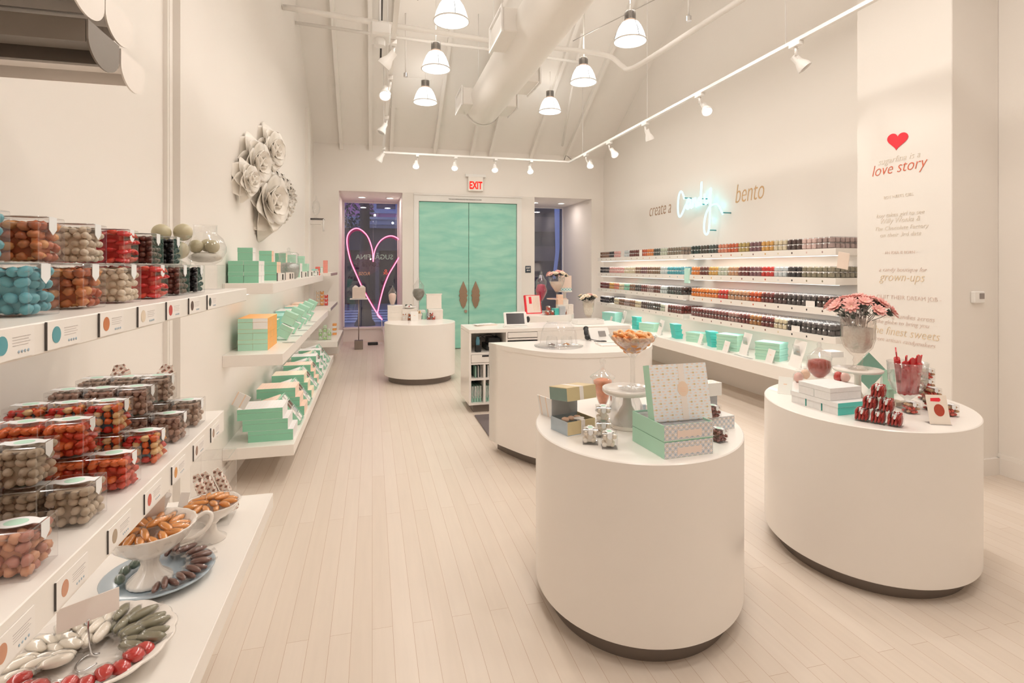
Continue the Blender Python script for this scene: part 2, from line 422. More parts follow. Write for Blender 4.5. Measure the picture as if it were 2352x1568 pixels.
# ceiling: flat over the back of the shop, then sloping down to the facade
m = MB(); m.box((WL - .15, YN - .15, ZT), (WR + .15, YS, ZT + .12))
dz = .12
m.add([(WL - .15, YS, ZT), (WR + .15, YS, ZT), (WR + .15, YB + .1, SZ - .061), (WL - .15, YB + .1, SZ - .061), (WL - .15, YS, ZT + dz), (WR + .15, YS, ZT + dz), (WR + .15, YB + .1, SZ + dz), (WL - .15, YB + .1, SZ + dz)],
      [(3, 2, 1, 0), (4, 5, 6, 7), (0, 1, 5, 4), (1, 2, 6, 5), (2, 3, 7, 6), (3, 0, 4, 7)])
struct('ceiling', m, ceilm)
def slope_z(y): return min(ZT, SZ + SG * (YB - y))
# rafters on the slope (structure)
jx = [-.52, -.03, .33, 1.1, 1.78, 2.13, 2.92, 3.62]
for i, x in enumerate(jx):
    m = MB(); hw = .028; dp = .10
    pts = [(YB, SZ), (YS, ZT)]
    vs = []
    for y, z in pts:
        vs += [(x - hw, y, z), (x + hw, y, z), (x + hw, y, z - dp), (x - hw, y, z - dp)]
    m.add(vs, [(0, 1, 5, 4), (1, 2, 6, 5), (2, 3, 7, 6), (3, 0, 4, 7), (0, 3, 2, 1), (4, 5, 6, 7)])
    m.box((x - hw, YS - 5.5, ZT - dp), (x + hw, YS, ZT))
    struct('beam_%d' % (i + 1), m, ceilm)
# left pilaster mouldings, vertical
m = MB(); m.box((WL, 3.10, 0), (WL + .035, 3.50, ZT)); m.box((WL, 3.02, 0), (WL + .012, 3.06, ZT)); m.box((WL, 2.97, 0), (WL + .02, 2.985, ZT)); m.box((WL + .0, 3.54, 0), (WL + .012, 3.57, ZT))
struct('trim_3', m, wall)
struct('trim_5', MB().box((WL, 8.72, 0), (WL + .05, 8.95, 3.9)), wall)
# baseboards
def base_prof(L, name, x, y0, y1, sgn):
    m = MB(); m.box((x, y0, 0), (x + sgn * .018, y1, .12)); m.box((x, y0, .12), (x + sgn * .011, y1, .145)); struct(name, m, wall)
base_prof(0, 'baseboard_right', WR, YN, 2.96, -1)
m = MB().box((3.96, 2.94, 0), (WR, 2.96, .12)).box((3.96, 2.94, 0), (3.98, 3.76, .12)); struct('baseboard_pilaster', m, wall)
base_prof(0, 'baseboard_left', WL, YN, YB, 1)

# ---------------------------------------------------------------- double doors
ZD = 2.70
m = MB(); m.box((.816 - .09, YB - .02, 0), (.816, YB + .12, ZD + .11)); m.box((2.649, YB - .02, 0), (2.649 + .09, YB + .12, ZD + .11)); m.box((.816, YB - .02, ZD), (2.649, YB + .12, ZD + .11))
m.box((.72, YB - .04, ZD + .11), (2.75, YB + .1, ZD + .135))
trim4 = struct('trim_4', m, white)
text('sign_lettering', 'THIS DOOR TO REMAIN UNLOCKED WHEN THE BUILDING IS OCCUPIED', .03, dark, trim4, (1.66, YB - .022, ZD + .04), (PI / 2, 0, 0), sx=.62)
struct('wall_door_backing', MB().box((.72, YB + .13, 0), (2.745, YB + .2, HL)), dark)
xm = (.816 + 2.649) / 2
for i, (x0, x1) in enumerate(((.822, xm - .004), (xm + .004, 2.643))):
    d = struct('door_%d' % (i + 1), MB().box((x0, YB + .01, .012), (x1, YB + .06, ZD - .006), ch=.003), doorm)
    # ornate shield-shaped pull plate
    cx = xm + (-.105 if i == 0 else .125); hh = .5
    o = [(0, .26), (.03, .19), (.055, .13), (.075, .07), (.062, .03), (.082, 0), (.062, -.04), (.072, -.09), (.05, -.15), (.04, -.19), (.0, -.24)]
    o = o + [(-x, y) for x, y in reversed(o[1:-1])]
    MB().prism([(x, y) for x, y in o], 0, .025, T=Tm((cx, YB + .01, .985), (PI / 2, 0, 0))).build('door_handle', mat('bronze', (.36, .25, .17), .4, metal=.5, noise=.1), d)
    if i == 0: MB().cyl((0, 0, 0), .028, .02, T=Tm((xm - .06, YB + .01, .69), (PI / 2, 0, 0))).build('lock', mat('bronze2', (.5, .36, .28), .35, metal=.6, noise=.05), d)
    else: MB().box((xm - .0035, YB + .03, .01), (xm + .0035, YB + .05, ZD)).build('astragal', dark, d)

# EXIT signs
ex = thing('exit_sign', 'white exit sign box with red letters above the double doors', 'exit sign', (1.85, YB - .01, 2.93))
MB().box((-.14, -.05, -.02), (.14, 0, .24), ch=.006).build('housing', mat('exit_face', (.93, .88, .82), .4, noise=.01), ex)
text('lettering', 'EXIT', .19, glow('exit_red', (.85, .03, .02), .9), ex, (0, -.052, .02), (PI / 2, 0, 0), off=.006, sx=.62)
MB().box((-.19, -.045, .24), (.19, 0, .29)).build('mount', white, ex)
e2 = thing('exit_sign', 'small dark exit plate with white arrow on pier right of the doors', 'exit sign', (2.87, YB, 1.40))
MB().box((-.055, -.012, 0), (.055, 0, .13), ch=.004).build('plate', mat('navy_plate', (.06, .075, .10), .4, noise=.03), e2)
text('lettering', 'EXIT', .04, white, e2, (0, -.013, .078), (PI / 2, 0, 0), off=.001)
MB().prism([(-.035, 0), (-.012, .016), (-.012, .006), (.035, .006), (.035, -.006), (-.012, -.006), (-.012, -.016)], 0, .001, T=Tm((0, -.013, .045), (PI / 2, 0, 0))).build('arrow', white, e2)
# bay downlights
for x in (-.19, .33, 3.25, 3.82):
    s = 'left' if x < 2 else 'right'
    k = thing('downlight', 'round recessed downlight in the soffit of the %s bay, %s side' % (s, {-.19: 'wall', .33: 'door', 3.25: 'door', 3.82: 'wall'}[x]), 'downlight', (x, 10.75, HL), group='window bay downlights')
    MB().lathe([(.085, -.001), (.085, -.012), (.065, -.012), (.065, -.001)], 24).build('trim_ring', white, k)
    MB().lathe([(.0001, -.004), (.065, -.004)], 24).build('lens', spotglow, k)
    lamp('downlight_lamp', 'AREA', (x, 10.75, HL - .02), 1.8, shape='DISK', size=.12, color=(1, .88, .82))
# ================================================================ pedestals, counters, shelves
def drum(label, cx, cy, a, b, rot, zt=.77, zb=.08, kin=.93, kr=.055):
    t = thing('display_pedestal', label, 'display pedestal', (cx, cy, 0))
    pr = [(1e-4, zb), (1, zb), (1, zb), (1, zt - .006)]
    m = MB(); seg = 96
    e = .005 / a
    m.lathe([(1e-4, zb), (1 - e, zb), (1 - e, zb), (1, zb + .004), (1, zb + .004), (1, zt - .004), (1, zt - .004), (1 - e, zt), (1 - e, zt), (1e-4, zt)], seg, sc=(a, b), rot=rot)
    m.build('body', lam, t)
    MB().lathe([(1, 0), (1, zb)], seg, sc=(a - kr, b - kr), rot=rot).build('toe_kick', kick, t)
    return t
TZ = .77
drum('white round pedestal in front, topped by the green patterned gift boxes', 1.21, 2.355, .569, .470, math.radians(64))
drum('white round pedestal by the pillar, topped by pink flowers and red jars', 2.592, 2.397, .571, .489, math.radians(51), zb=.068)
drum('white round pedestal before the mint doors with a grey candy jar', .625, 7.42, .47, .46, 0)
drum('white round pedestal behind the till desk below the dark window', 2.62, 8.32, .52, .50, 0)

# curved counter
fr = [(.934, 4.40), (.985, 4.24), (1.061, 4.076), (1.115, 3.97), (1.179, 3.876), (1.24, 3.80), (1.308, 3.746), (1.385, 3.703), (1.463, 3.680), (1.56, 3.668), (1.65, 3.668)]
out = fr + [(3.30 - x, y) for x, y in reversed(fr[:-1])]
t = thing('curved_counter', 'white bow-fronted sales counter with the glass dome on it', 'counter', (0, 0, 0))
MB().prism(list(out), .08, .845, smooth=True).build('body', lam, t)
g = [(1.65 + (x - 1.65) * 1.006, 4.4 + (y - 4.4) * 1.006) for x, y in out]
MB().prism(g, .845, .88, smooth=True).build('worktop', lam, t)
g = [(1.65 + (x - 1.65) * .90, 4.4 + (y - 4.40) * .91) for x, y in out]
MB().prism(g, 0, .08).build('toe_kick', kick, t)

# till desk with open compartments
X0, X1, Y0, Y1 = .963, 2.78, 5.53, 6.07
t = thing('till_desk', 'white till desk with open compartments behind the curved counter', 'desk', (0, 0, 0))
m = MB()
m.box((X0, Y0, .82), (X1, Y1, .86), ch=.003)
for x0, x1 in ((X0, X0 + .024), (1.355, 1.373), (1.70, 1.72), (X1 - .02, X1)): m.box((x0, Y0, .08), (x1, Y1, .82))
m.box((X0, Y0, .08), (X1, Y1, .10)); m.box((X0, Y1 - .02, .1), (X1, Y1, .82))
m.box((.987, Y0, .60), (1.355, Y1, .62)); m.box((.987, Y0, .495), (1.355, Y1, .515)); m.box((1.116, Y0, .1), (1.138, Y1, .495)); m.box((.987, Y0, .335), (1.355, Y1, .355))
m.box((1.72, Y0, .1), (X1, Y0 + .02, .82)); m.box((1.373, Y0, .62), (1.70, Y1, .64)); m.box((1.373, Y0, .1), (1.70, Y0 + .02, .62)); m.box((1.373, Y0, .735), (1.70, Y1, .755))
m.build('carcass', lam, t)
MB().box((X0 + .05, Y0 + .04, 0), (X1 - .05, Y1 - .04, .08)).build('toe_kick', kick, t)
MB().box((.99, Y0 - .004, .518), (1.352, Y0 + .4, .597), ch=.002).build('drawer', lam, t)
MB().box((1.376, Y0 - .004, .762), (1.697, Y0 + .4, .815), ch=.002).build('drawer', lam, t)
MB().box((1.376, Y0 - .01, .648), (1.697, Y0 + .4, .73)).build('cash_drawer', black, t)
MB().box((1.10, Y0 - .006, .575), (1.17, Y0 - .004, .594)).build('drawer_pull', black, t)
# bags in the cubbies
mb_ = mat('mint_bag', (.33, .55, .45), .6, noise=.08); db_ = mat('dark_bag', (.07, .09, .08), .5, noise=.1)
for i in range(5):
    x = 1.035 + i * .016; tag(MB().box((x, Y0 + .03 + .01 * i, .356), (x + .009, Y0 + .3, .475), T=Tm((0, 0, 0), (0, 0, 0))).build('flat_bag', (mb_, db_, paper, db_, paper)[i]),
        '%s flat paper bag standing upright in upper cubby of till desk' % ('mint', 'leftmost dark', 'middle white', 'second dark', 'rightmost white')[i], 'bag', 'paper bags in the till desk')
for i in range(3):
    x = 1.146 + i * .02; tag(MB().box((x, Y0 + .03, .356), (x + .01, Y0 + .3, .48)).build('flat_bag', (db_, paper, mb_)[i]),
        '%s flat bag in the half-hidden upper cubby of the till desk' % ('dark', 'white', 'mint')[i], 'bag', 'paper bags in the till desk')
for c, xs in (('left', (1.0, 1.027, 1.054, 1.081)), ('half-hidden right', (1.145, 1.172))):
    for i, x in enumerate(xs):
        b = thing('gift_bag', 'mint handled gift bag, %s from the left in %s lower cubby of till desk' % (ORD[i], c), 'bag', (x, Y0 + .05, .10), group='handled gift bags in the till desk')
        MB().box((0, 0, 0), (.022, .25, .16)).build('bag_body', mb_, b)
        for q in (0, .012):
            MB().tube(smooth_path([(.003 + q, .0, .06), (.0 + q + random.uniform(-.008, .008), -.006, .09), (.008 + q, -.008, .17), (.015 + random.uniform(-.006, .01), -.008, .10), (.012 + q, -.004, .04)], 4), .0022, 5).build('handle', white, b)
# black box and card reader in the open compartment
t = thing('network_box', 'black electronic box with cables in open compartment of till desk', 'electronics', (1.17, Y0 + .12, .62))
MB().box((0, 0, 0), (.17, .25, .06), ch=.004).build('case', black, t)
MB().box((.03, .03, .06), (.16, .2, .13), ch=.004).build('power_brick', black, t)
MB().tube(smooth_path([(.02, .05, .1), (-.06, .0, .16), (-.1, .03, .12), (-.11, 0, .05), (-.07, -.02, .14), (.03, .02, .17), (.14, .06, .12)], 6), .003, 6).build('cable', black, t)
t = thing('card_reader', 'small blue and black handheld reader standing in till desk compartment', 'card reader', (1.07, Y0 + .06, .62))
MB().box((-.03, -.02, 0), (.03, .03, .07), ch=.006).build('cradle', black, t)
MB().prism([(-.016, .0), (.016, 0), (.02, .09), (.012, .13), (-.012, .13), (-.02, .09)], -.03, -.012, T=Tm((0, 0, .025), (PI / 2, 0, 0)) @ Matrix.Scale(1, 4)).build('reader', mat('reader_blue', (.12, .32, .42), .4, noise=.05), t)
tag(MB().box((1.00, 4.62, .001), (1.6, 5.42, .012), ch=.004).build('floor_mat', mat('dark_mat', (.16, .13, .13), .8, noise=.1, nscale=60)), 'dark floor mat between the curved counter and the till desk', 'mat')

def shelf(label, x0, x1, y0, y1, z0, z1, group):
    t = thing('display_shelf', label, 'shelf', (x0, y0, z0), group=group)
    MB().box((0, 0, 0), (x1 - x0, y1 - y0, z1 - z0), ch=.002).build('board', shelfm, t)
    return t
e = .002
SU = shelf('upper white shelf on near left wall holding two layers of candy cubes', WL, -.445, .35, 2.17, 1.379, 1.424, 'near left wall shelves')
SM = shelf('middle white shelf on near left wall with stepped rows of candy cubes', WL, -.516, .35, 2.15, .915, .988, 'near left wall shelves')
SL = shelf('lowest white shelf on near left wall holding dishes of wrapped sweets', WL, -.352, .35, 2.15, .62, .675, 'near left wall shelves')
BT = shelf('top shelf of middle left unit with small green cube cartons', WL, -.662, 4.04, 8.0, 1.318, 1.392, 'middle left wall shelves')
BM = shelf('middle shelf of middle left unit with orange-banded carton stack', WL, -.598, 4.04, 8.0, .825, .904, 'middle left wall shelves')
BL = shelf('low shelf of middle left unit with long row of mint gift boxes', WL, -.527, 4.04, 8.0, .195, .272, 'middle left wall shelves')
for z, x, nm, th in ((1.42, -.58, 'top', .045), (.92, -.58, 'middle', .05), (.43, -.485, 'low', .08)):
    t = shelf('%s small shelf of far left unit beside the heart window' % nm, WL, x, 8.25, 9.75, z - th, z, 'far left wall shelves')
    MB().box((x - WL, .0, .004), (x - WL + .004, 1.5, th - .004)).build('metal_edge', mat('fascia_steel', (.45, .42, .40), .35, metal=.6, noise=.1), t)
# right wall shelving
RX = 4.07; RZ = (1.646, 1.373, 1.094, .835)
RS = {}
for u, y0, y1, un in (('near', 4.05, 6.40, 'pillar'), ('far', 6.56, 9.42, 'window')):
    for r, z in enumerate(RZ):
        nm = ('top', 'second', 'third', 'fourth')[r]
        t = shelf('%s candy shelf of the %s-end unit on the right wall' % (nm, un), RX, WR, y0, y1, z - .034, z + .03, 'right wall candy shelves')
        RS[u, r] = t
BRZ = .52
for nm, (x0, x1, y0, y1, z, e_) in {'a': (-.75, -.72, .5, 2.1, 1.355, .75), 'b': (-.75, -.72, .5, 2.1, .905, .6), 'c': (-.85, -.82, 4.1, 7.9, 1.31, 1.1), 'd': (-.85, -.82, 4.1, 7.9, .815, 1.3)}.items():
    lamp('shelf_fill_lamp', 'AREA', (x0, (y0 + y1) / 2, z), e_, shape='RECTANGLE', size=.03, size_y=y1 - y0)  # added fill lamps brightening the wall under the left shelves
for sh_, x_, L_ in ((SU, .22, 1.8), (SM, .22, 1.8), (BT, .12, 3.9), (BM, .12, 3.9)):
    MB().box((x_, .04, -.006), (x_ + .025, L_, 0)).build('added_glow_strip', glow('fill_strip_glow', (1, .96, .9), 1.2), sh_)  # made-up glowing strips under the boards, to go with the fill lamps
for (u, r), sh_ in RS.items():
    L_ = 2.35 if u == 'near' else 2.86
    MB().box((.05, .03, -.006), (.075, L_ - .03, 0)).build('added_glow_strip', glow('fill_strip_glow', (1, .96, .9), 1.2), sh_)  # made-up glowing strip here too, under each right shelf
    o = lamp('shelf_fill_lamp', 'AREA', (RX + .06, (4.05 if u == 'near' else 6.56) + L_ / 2, RZ[r] - .045), (1.8 if r == 3 else 3.6) * L_ / 2.6, shape='RECTANGLE', size=.03, size_y=L_ - .1)  # added fill lamp, lifts the wall between the candy rows
BR = shelf('long thick base shelf on right wall under the candy shelves', 3.90, WR, 3.75, 9.5, .385, BRZ, 'right wall base shelf')

# small bracket shelf with jar, upper left wall near the window
t = thing('bracket_shelf', 'small dark-topped bracket shelf high on left wall', 'shelf', (WL, 9.0, 2.27))
MB().box((0, 0, -.012), (.24, .22, 0)).build('top', dark, t)
MB().tube([(.235, .02, -.01), (.235, .02, -.14), (.235, .05, -.2)], .012, 8).tube([(.02, .02, .35), (.02, .02, -.2)], .006, 6).build('bracket', white, t)
MB().box((0, 0, -.09), (.2, .2, -.075)).build('lower_panel', shelfm, t)

# ================================================================ lighting fixtures
def bell_lamp(label, x, y, z):
    t = thing('pendant_lamp', label, 'pendant lamp', (x, y, z), group='bell pendant lamps')
    R = .178
    MB().lathe([(R * .99, .012), (.165, .05), (.150, .10), (.125, .16), (.095, .205), (.06, .225), (.04, .225)], 32).build('shade', lampglow, t)
    MB().lathe([(R * .985, 0), (R * 1.04, 0), (R * 1.05, .008), (R * 1.0, .016), (R * .985, 0)], 32).build('rim', rim_m, t)
    MB().lathe([(1e-4, .01), (R * .97, .004)], 32).build('diffuser', lampglow, t)
    m = MB().cyl((0, 0, .235), .045, .10, 20)
    for k in range(20):
        a = 2 * PI * k / 20; m.box((.044, -.0025, .24), (.062, .0025, .335), T=Tm((0, 0, 0), (0, 0, a)))
    m.build('heat_sink', sink, t)
    MB().lathe([(.065, .222), (.068, .23), (.06, .238)], 24).build('collar', peach, t)
    for a in (.6, 2.7, 4.8):
        MB().tube([(R * math.cos(a), R * math.sin(a), .012), (.153 * math.cos(a), .153 * math.sin(a), .10), (.098 * math.cos(a), .098 * math.sin(a), .207)], .003, 5).build('rib', dark, t)
    top = slope_z(y) - z
    MB().tube([(0, 0, .335), (0, 0, top)], .004, 6).build('cord', ceilm, t)
    lamp('pendant_light', 'AREA', (x, y, z - .02), P_PENDANT, shape='DISK', size=.34, spread=math.radians(168))
    lamp('ceiling_fill_lamp', 'POINT', (x, y, z + .42), P_PENDANT * (.06 if y > 8 else .52), shadow_soft_size=.1)  # added unseen fill above the pendant, brightens the ceiling
    return t
LN = {0: 'farthest', 1: 'middle', 2: 'nearest visible'}
for j, y in enumerate(PEND_Y):
    for i, x in enumerate(PEND_X):
        s = ('left', 'right')[i]
        lb = '%s bell-shaped glowing pendant lamp in the %s row' % (LN[j], s) if j < 3 else 'bell-shaped pendant lamp of the %s row, %s behind the visible ones' % (s, ORD[j - 3])
        bell_lamp(lb, x + (.0 if i else 0), y, 4.0)

def spot_head(label, x, y, z, aim, lit, arm=(0, 0), e=1.0, col=WARM):
    """track head hanging under the track at (x, y, z); aim = target point"""
    t = thing('track_spotlight', label, 'spotlight', (x, y, z), group='track spotlights')
    hx, hy, hz = arm[0], arm[1], -.17
    MB().box((-.025, -.06, -.035), (.025, .06, 0), ch=.003).build('adapter', white, t)
    MB().tube([(0, 0, -.03), (0, 0, -.11)], .012, 8).tube([(0, 0, -.09), (hx * .5, hy * .5, hz)], .01, 8).build('yoke', white, t)
    d = (Vector(aim) - Vector((x + hx, y + hy, z + hz))).normalized()
    q = d.to_track_quat('-Z', 'Y').to_matrix().to_4x4()
    T = Matrix.Translation((hx, hy, hz)) @ q
    MB().lathe([(1e-4, .09), (.03, .09), (.03, .09), (.032, .03), (.055, -.02), (.058, -.05), (.058, -.05), (.052, -.05), (.048, -.03)], 20, T=T).build('head', rim_m, t)
    MB().lathe([(1e-4, -.032), (.05, -.032)], 20, T=T).build('lens', spotglow if lit else silver, t)
    p = Vector((x + hx, y + hy, z + hz)) + d * .06
    l = lamp('spot_lamp', 'SPOT', p, P_TRACK * e, col, spot_size=math.radians(62), spot_blend=.7, shadow_soft_size=.05)
    l.rotation_euler = d.to_track_quat('-Z', 'Y').to_euler()
    return t
XR, XLt, YT, ZTr = 3.40, .17, 9.12, 3.36
t = thing('lighting_track', 'white lighting track running along the right side of the shop', 'lighting track', (XR, 0, ZTr))
MB().box((-.018, -2.5, 0), (.018, YT, .03)).build('rail', white, t)
for y in (1.5, 3.9, 6.3, 8.5): MB().tube([(0, y, .03), (0, y, slope_z(y) - ZTr)], .004, 6).build('hanger', white, t)
MB().tube([(0, YT - .1, .03), (-.05, YT - .05, .1), (-.11, YT - .1, .1), (-.14, YT - .1, .02)], .004, 6).build('feed_cable', black, t)
t = thing('lighting_track', 'white lighting track crossing in front of the doors', 'lighting track', (0, YT, ZTr))
MB().box((XLt - .018, -.018, 0), (XR + .018, .018, .03)).build('rail', white, t)
t = thing('lighting_track', 'white lighting track running along the left side of the shop', 'lighting track', (XLt, 0, ZTr))
MB().box((-.018, -2.5, 0), (.018, YT - .018, .03)).build('rail', white, t)
for y in (1.5, 3.9, 6.3, 8.5): MB().tube([(0, y, .03), (0, y, slope_z(y) - ZTr)], .004, 6).build('hanger', white, t)
# right track heads: (y, lit towards camera?, aim)
for i, (y, lit, aim, lb) in enumerate([(8.35, 1, (2.9, 6.9, .8), 'lit track spotlight nearest the corner on right track'), (7.45, 1, (3.9, 5.7, .9), 'lit track spotlight second from the corner on right track'),
        (6.35, 0, (4.35, 6.6, 1.3), 'faint white track spotlight above the neon word on right track'), (5.15, 1, (2.9, 3.1, .8), 'lit track spotlight in the middle of the right track'), (3.78, 0, (4.0, 3.35, 2.3), 'large pale track spotlight nearest the pillar'),
        (2.2, 0, (3.6, 1.2, .6), 'track spotlight on right track beside the camera'), (0.6, 0, (2.6, 2.4, .8), 'track spotlight on right track behind the pillar pedestal'), (-.8, 0, (1.3, 2.2, .8), 'track spotlight at the rear of the right track')]):
    spot_head(lb, XR, y, ZTr, aim, lit, arm=(.06, -.03) if lit else (.05, 0), e=.8 if i == 4 else 1.0)
for i, (x, lb) in enumerate([(.72, 'leftmost'), (1.36, 'second from left'), (2.05, 'starry bright third'), (2.68, 'rightmost')]):
    spot_head('%s lit spotlight on the cross track before the doors' % lb, x, YT, ZTr, ((.4, 1.0, 1.75, 2.5)[i], 7.0, .6), 1, arm=(-.02, -.03), e=.7)
for i, (y, aim, lb) in enumerate([(8.7, (-.98, 8.9, 1.4), 'small lit spotlight at the far end of left track'), (6.9, (-.95, 6.3, 1.0), 'white spotlight in the middle of left track'), (5.45, (.1, 3.0, .3), 'lit round spotlight facing the room on left track'),
        (4.6, (-.95, 5.0, 1.9), 'spotlight lighting the white flower wall sculpture'), (3.0, (-.9, 2.2, 1.3), 'spotlight on left track above the candy cubes'), (1.2, (-.8, 1.4, .8), 'spotlight on left track beside the camera'), (-.3, (-.7, 1.0, 1.1), 'spotlight on left track behind the camera')]):
    spot_head(lb, XLt, y, ZTr, aim, 1 if i in (0, 2) else 0, arm=(-.05, -.03), e=(1, .7, .6, .3, .25, .25, .25)[i])

# ================================================================ ceiling services
t = thing('air_duct', 'large round cream air duct hanging along the middle of the ceiling', 'air duct', (1.66, 0, 3.98))
R = .27
MB().lathe([(1e-4, 0), (R, 0), (R, 0), (R, 5.9)], 40, T=Tm((0, 8.35, 0), (PI / 2, 0, 0))).build('pipe', ceilm, t)
MB().lathe([(1e-4, -.06), (R * .75, -.05), (R * 1.02, 0), (R * 1.02, 0), (R * 1.02, .08)], 40, T=Tm((0, 8.35, 0), (PI / 2, 0, 0))).build('end_cap', ceilm, t)
for y, sx in ((8.05, -1), (5.55, -1), (8.0, 1), (6.9, 1)):
    x0 = sx * (R - .12); x1 = sx * (R + .13)
    m = MB().box((x0, y - .28, -.12), (x1, y + .28, .12), ch=.01)
    r_ = m.build('side_register', ceilm, t)
    MB().box((x1, y - .3, -.14), (x1 + sx * .02, y - .27, .14)).box((x1, y + .27, -.14), (x1 + sx * .02, y + .3, .14)).box((x1, y - .3, .12), (x1 + sx * .02, y + .3, .14)).box((x1, y - .3, -.14), (x1 + sx * .02, y + .3, -.12)).build('register_frame', white, r_)
for y in (3.5, 5.0, 6.6, 7.6):
    MB().tube([(-.2, y, .2), (-.2, y, slope_z(y) - 3.98)], .006, 6).tube([(.2, y, .2), (.2, y, slope_z(y) - 3.98)], .006, 6).build('hanger', white, t)

def pipe(name, label, pts, r, mt=ceilm, cat='pipe', grp='ceiling pipes'):
    return tag(MB().tube(pts, r, 10).build(name, mt), label, cat, grp)
p1 = gy(705, 43, 6.55); p2 = gy(1128, 86, 6.55); p3 = gy(1300, 105, 6.55); p4 = gy(1480, 130, 6.55)
pipe('sprinkler_pipe', 'cream sprinkler pipe crossing behind the nearest left pendant, bending along the right', smooth_path([(WL + .01, 6.55, 4.42), (1.1, 6.55, 4.30), (2.4, 6.55, 4.28), (2.95, 6.55, 4.26), (3.15, 6.5, 4.12), (3.2, 6.4, 4.05), (3.28, 6.0, 4.05), (3.5, 4.6, 4.12), (3.7, 3.0, 4.15)], 5), .032)
pipe('sprinkler_pipe', 'second thin cream pipe crossing behind the middle left pendant', [(WL + .01, 7.6, 4.70), (1.0, 7.6, 4.62), (2.0, 7.6, 4.6), (3.0, 7.6, 4.55)], .022)
pipe('conduit', 'narrow white conduit on ceiling above left track', [(.30, YS, ZT - .14), (.28, 9.0, slope_z(9.0) - .16)], .012)
pipe('conduit', 'narrow dark conduit on ceiling left of the nearest pendant', [(.13, YS, ZT - .14), (.12, 8.2, slope_z(8.2) - .16)], .014, dark)
pipe('strut', 'dark slotted strut beside the nearest right pendant', [(3.35, 5.9, 4.75), (2.62, 6.9, 4.55)], .006, sink)
pipe('strut', 'dark slotted strut above the nearest left pendant', [(.62, 6.3, 5.1), (.56, 7.0, 4.9)], .008, dark)
pipe('brace', 'cream diagonal brace from ceiling to right wall', [(2.95, 7.4, 4.9), (3.4, 9.5, 3.75)], .022)
for x, y in ((.45, 7.7), (3.3, 5.2), (2.9, 7.2)):
    t = thing('fire_sprinkler', 'small sprinkler drop beside the %s pendant lamps' % {.45: 'left', 3.3: 'near right', 2.9: 'far right'}[x], 'sprinkler', (x, y, 4.2))
    MB().tube([(0, 0, 0), (0, 0, slope_z(y) - 4.2)], .01, 6).build('drop', ceilm, t); MB().cyl((0, 0, -.05), .03, .05, 12).build('head', silver, t)
t = thing('projector_unit', 'white box unit with lens hanging above the left track', 'ceiling unit', (.08, 6.2, 4.02))
MB().box((-.10, -.16, 0), (.12, .16, .14), ch=.02).build('case', white, t)
MB().cyl((.0, -.02, -.08), .06, .08, 16).build('lens_barrel', white, t)
MB().tube([(0, 0, .13), (0, 0, slope_z(6.2) - 4.02)], .015, 8).build('hanger', white, t)
t = thing('ceiling_hatch', 'faint square access panel on the sloped ceiling', 'access panel', (.62, 8.9, slope_z(8.9)), rot=(-math.atan(SG), 0, 0))
MB().box((-.28, -.32, -.012), (.28, .32, .0), ch=.004).build('panel', ceilm, t)
t = thing('thermostat', 'white wall thermostat with grey screen on the pillar side', 'thermostat', (4.21, 2.96, 1.245))
MB().box((-.06, -.03, 0), (.04, 0, .085), ch=.006).build('housing', white, t); MB().box((-.015, -.032, .03), (.03, -.03, .07)).build('screen', mat('lcd_grey', (.32, .28, .26), .4, noise=.03), t)
# ================================================================ candy cubes
CANDY = {}
def candy_mats(kind):
    d = {
     'blue almond': [('c_blue1', (.10, .36, .42), .35), ('c_blue2', (.13, .42, .50), .35)],
     'amber gummy': [('c_amb1', (.62, .20, .07), .25), ('c_amb2', (.74, .34, .12), .25), ('c_amb3', (.50, .13, .05), .25)],
     'ivory candy': [('c_ivo1', (.78, .66, .52), .5), ('c_ivo2', (.70, .57, .43), .5)],
     'red gummy': [('c_red1', (.60, .03, .03), .22), ('c_red2', (.72, .08, .05), .22)],
     'dark brown candy': [('c_dbr1', (.10, .035, .025), .3), ('c_dbr2', (.16, .06, .04), .3)],
     'black licorice': [('c_blk1', (.015, .014, .016), .3)],
     'peach gummy': [('c_pea1', (.62, .30, .18), .35), ('c_pea2', (.48, .20, .15), .35)],
     'tan almond': [('c_tan1', (.44, .34, .24), .4), ('c_tan2', (.52, .41, .30), .4)],
     'red orange gummy': [('c_ror1', (.60, .05, .02), .22), ('c_ror2', (.74, .15, .04), .22)],
     'multicoloured gummy': [('c_mu1', (.72, .30, .06), .25), ('c_mu2', (.62, .04, .03), .25), ('c_mu3', (.10, .18, .22), .25), ('c_mu4', (.75, .48, .22), .25), ('c_mu5', (.70, .14, .04), .25)],
     'brown malt ball': [('c_br1', (.34, .21, .16), .4), ('c_br2', (.40, .25, .19), .4)],
     'light brown malt ball': [('c_lb1', (.42, .29, .22), .4), ('c_lb2', (.48, .35, .27), .4)],
     'white pearl': [('c_wp', (.92, .86, .78), .35), ('c_wp2', (.88, .78, .66), .35)],
     'chocolate piece': [('c_ch', (.20, .05, .04), .3), ('c_ch2', (.27, .08, .06), .3)],
     'striped red chew': [('c_sr', (.34, .03, .025), .25), ('c_sr2', (.45, .06, .05), .25)],
     'nut mix': [('c_nm', (.16, .06, .04), .3), ('c_nm2', (.55, .33, .18), .4), ('c_nm3', (.62, .08, .05), .3)],
     'orange gummy': [('c_og', (.90, .36, .08), .2), ('c_og2', (.95, .50, .18), .2)],
    }[kind]
    return [mat(n, c, r, noise=.06, nscale=40) for n, c, r in d]
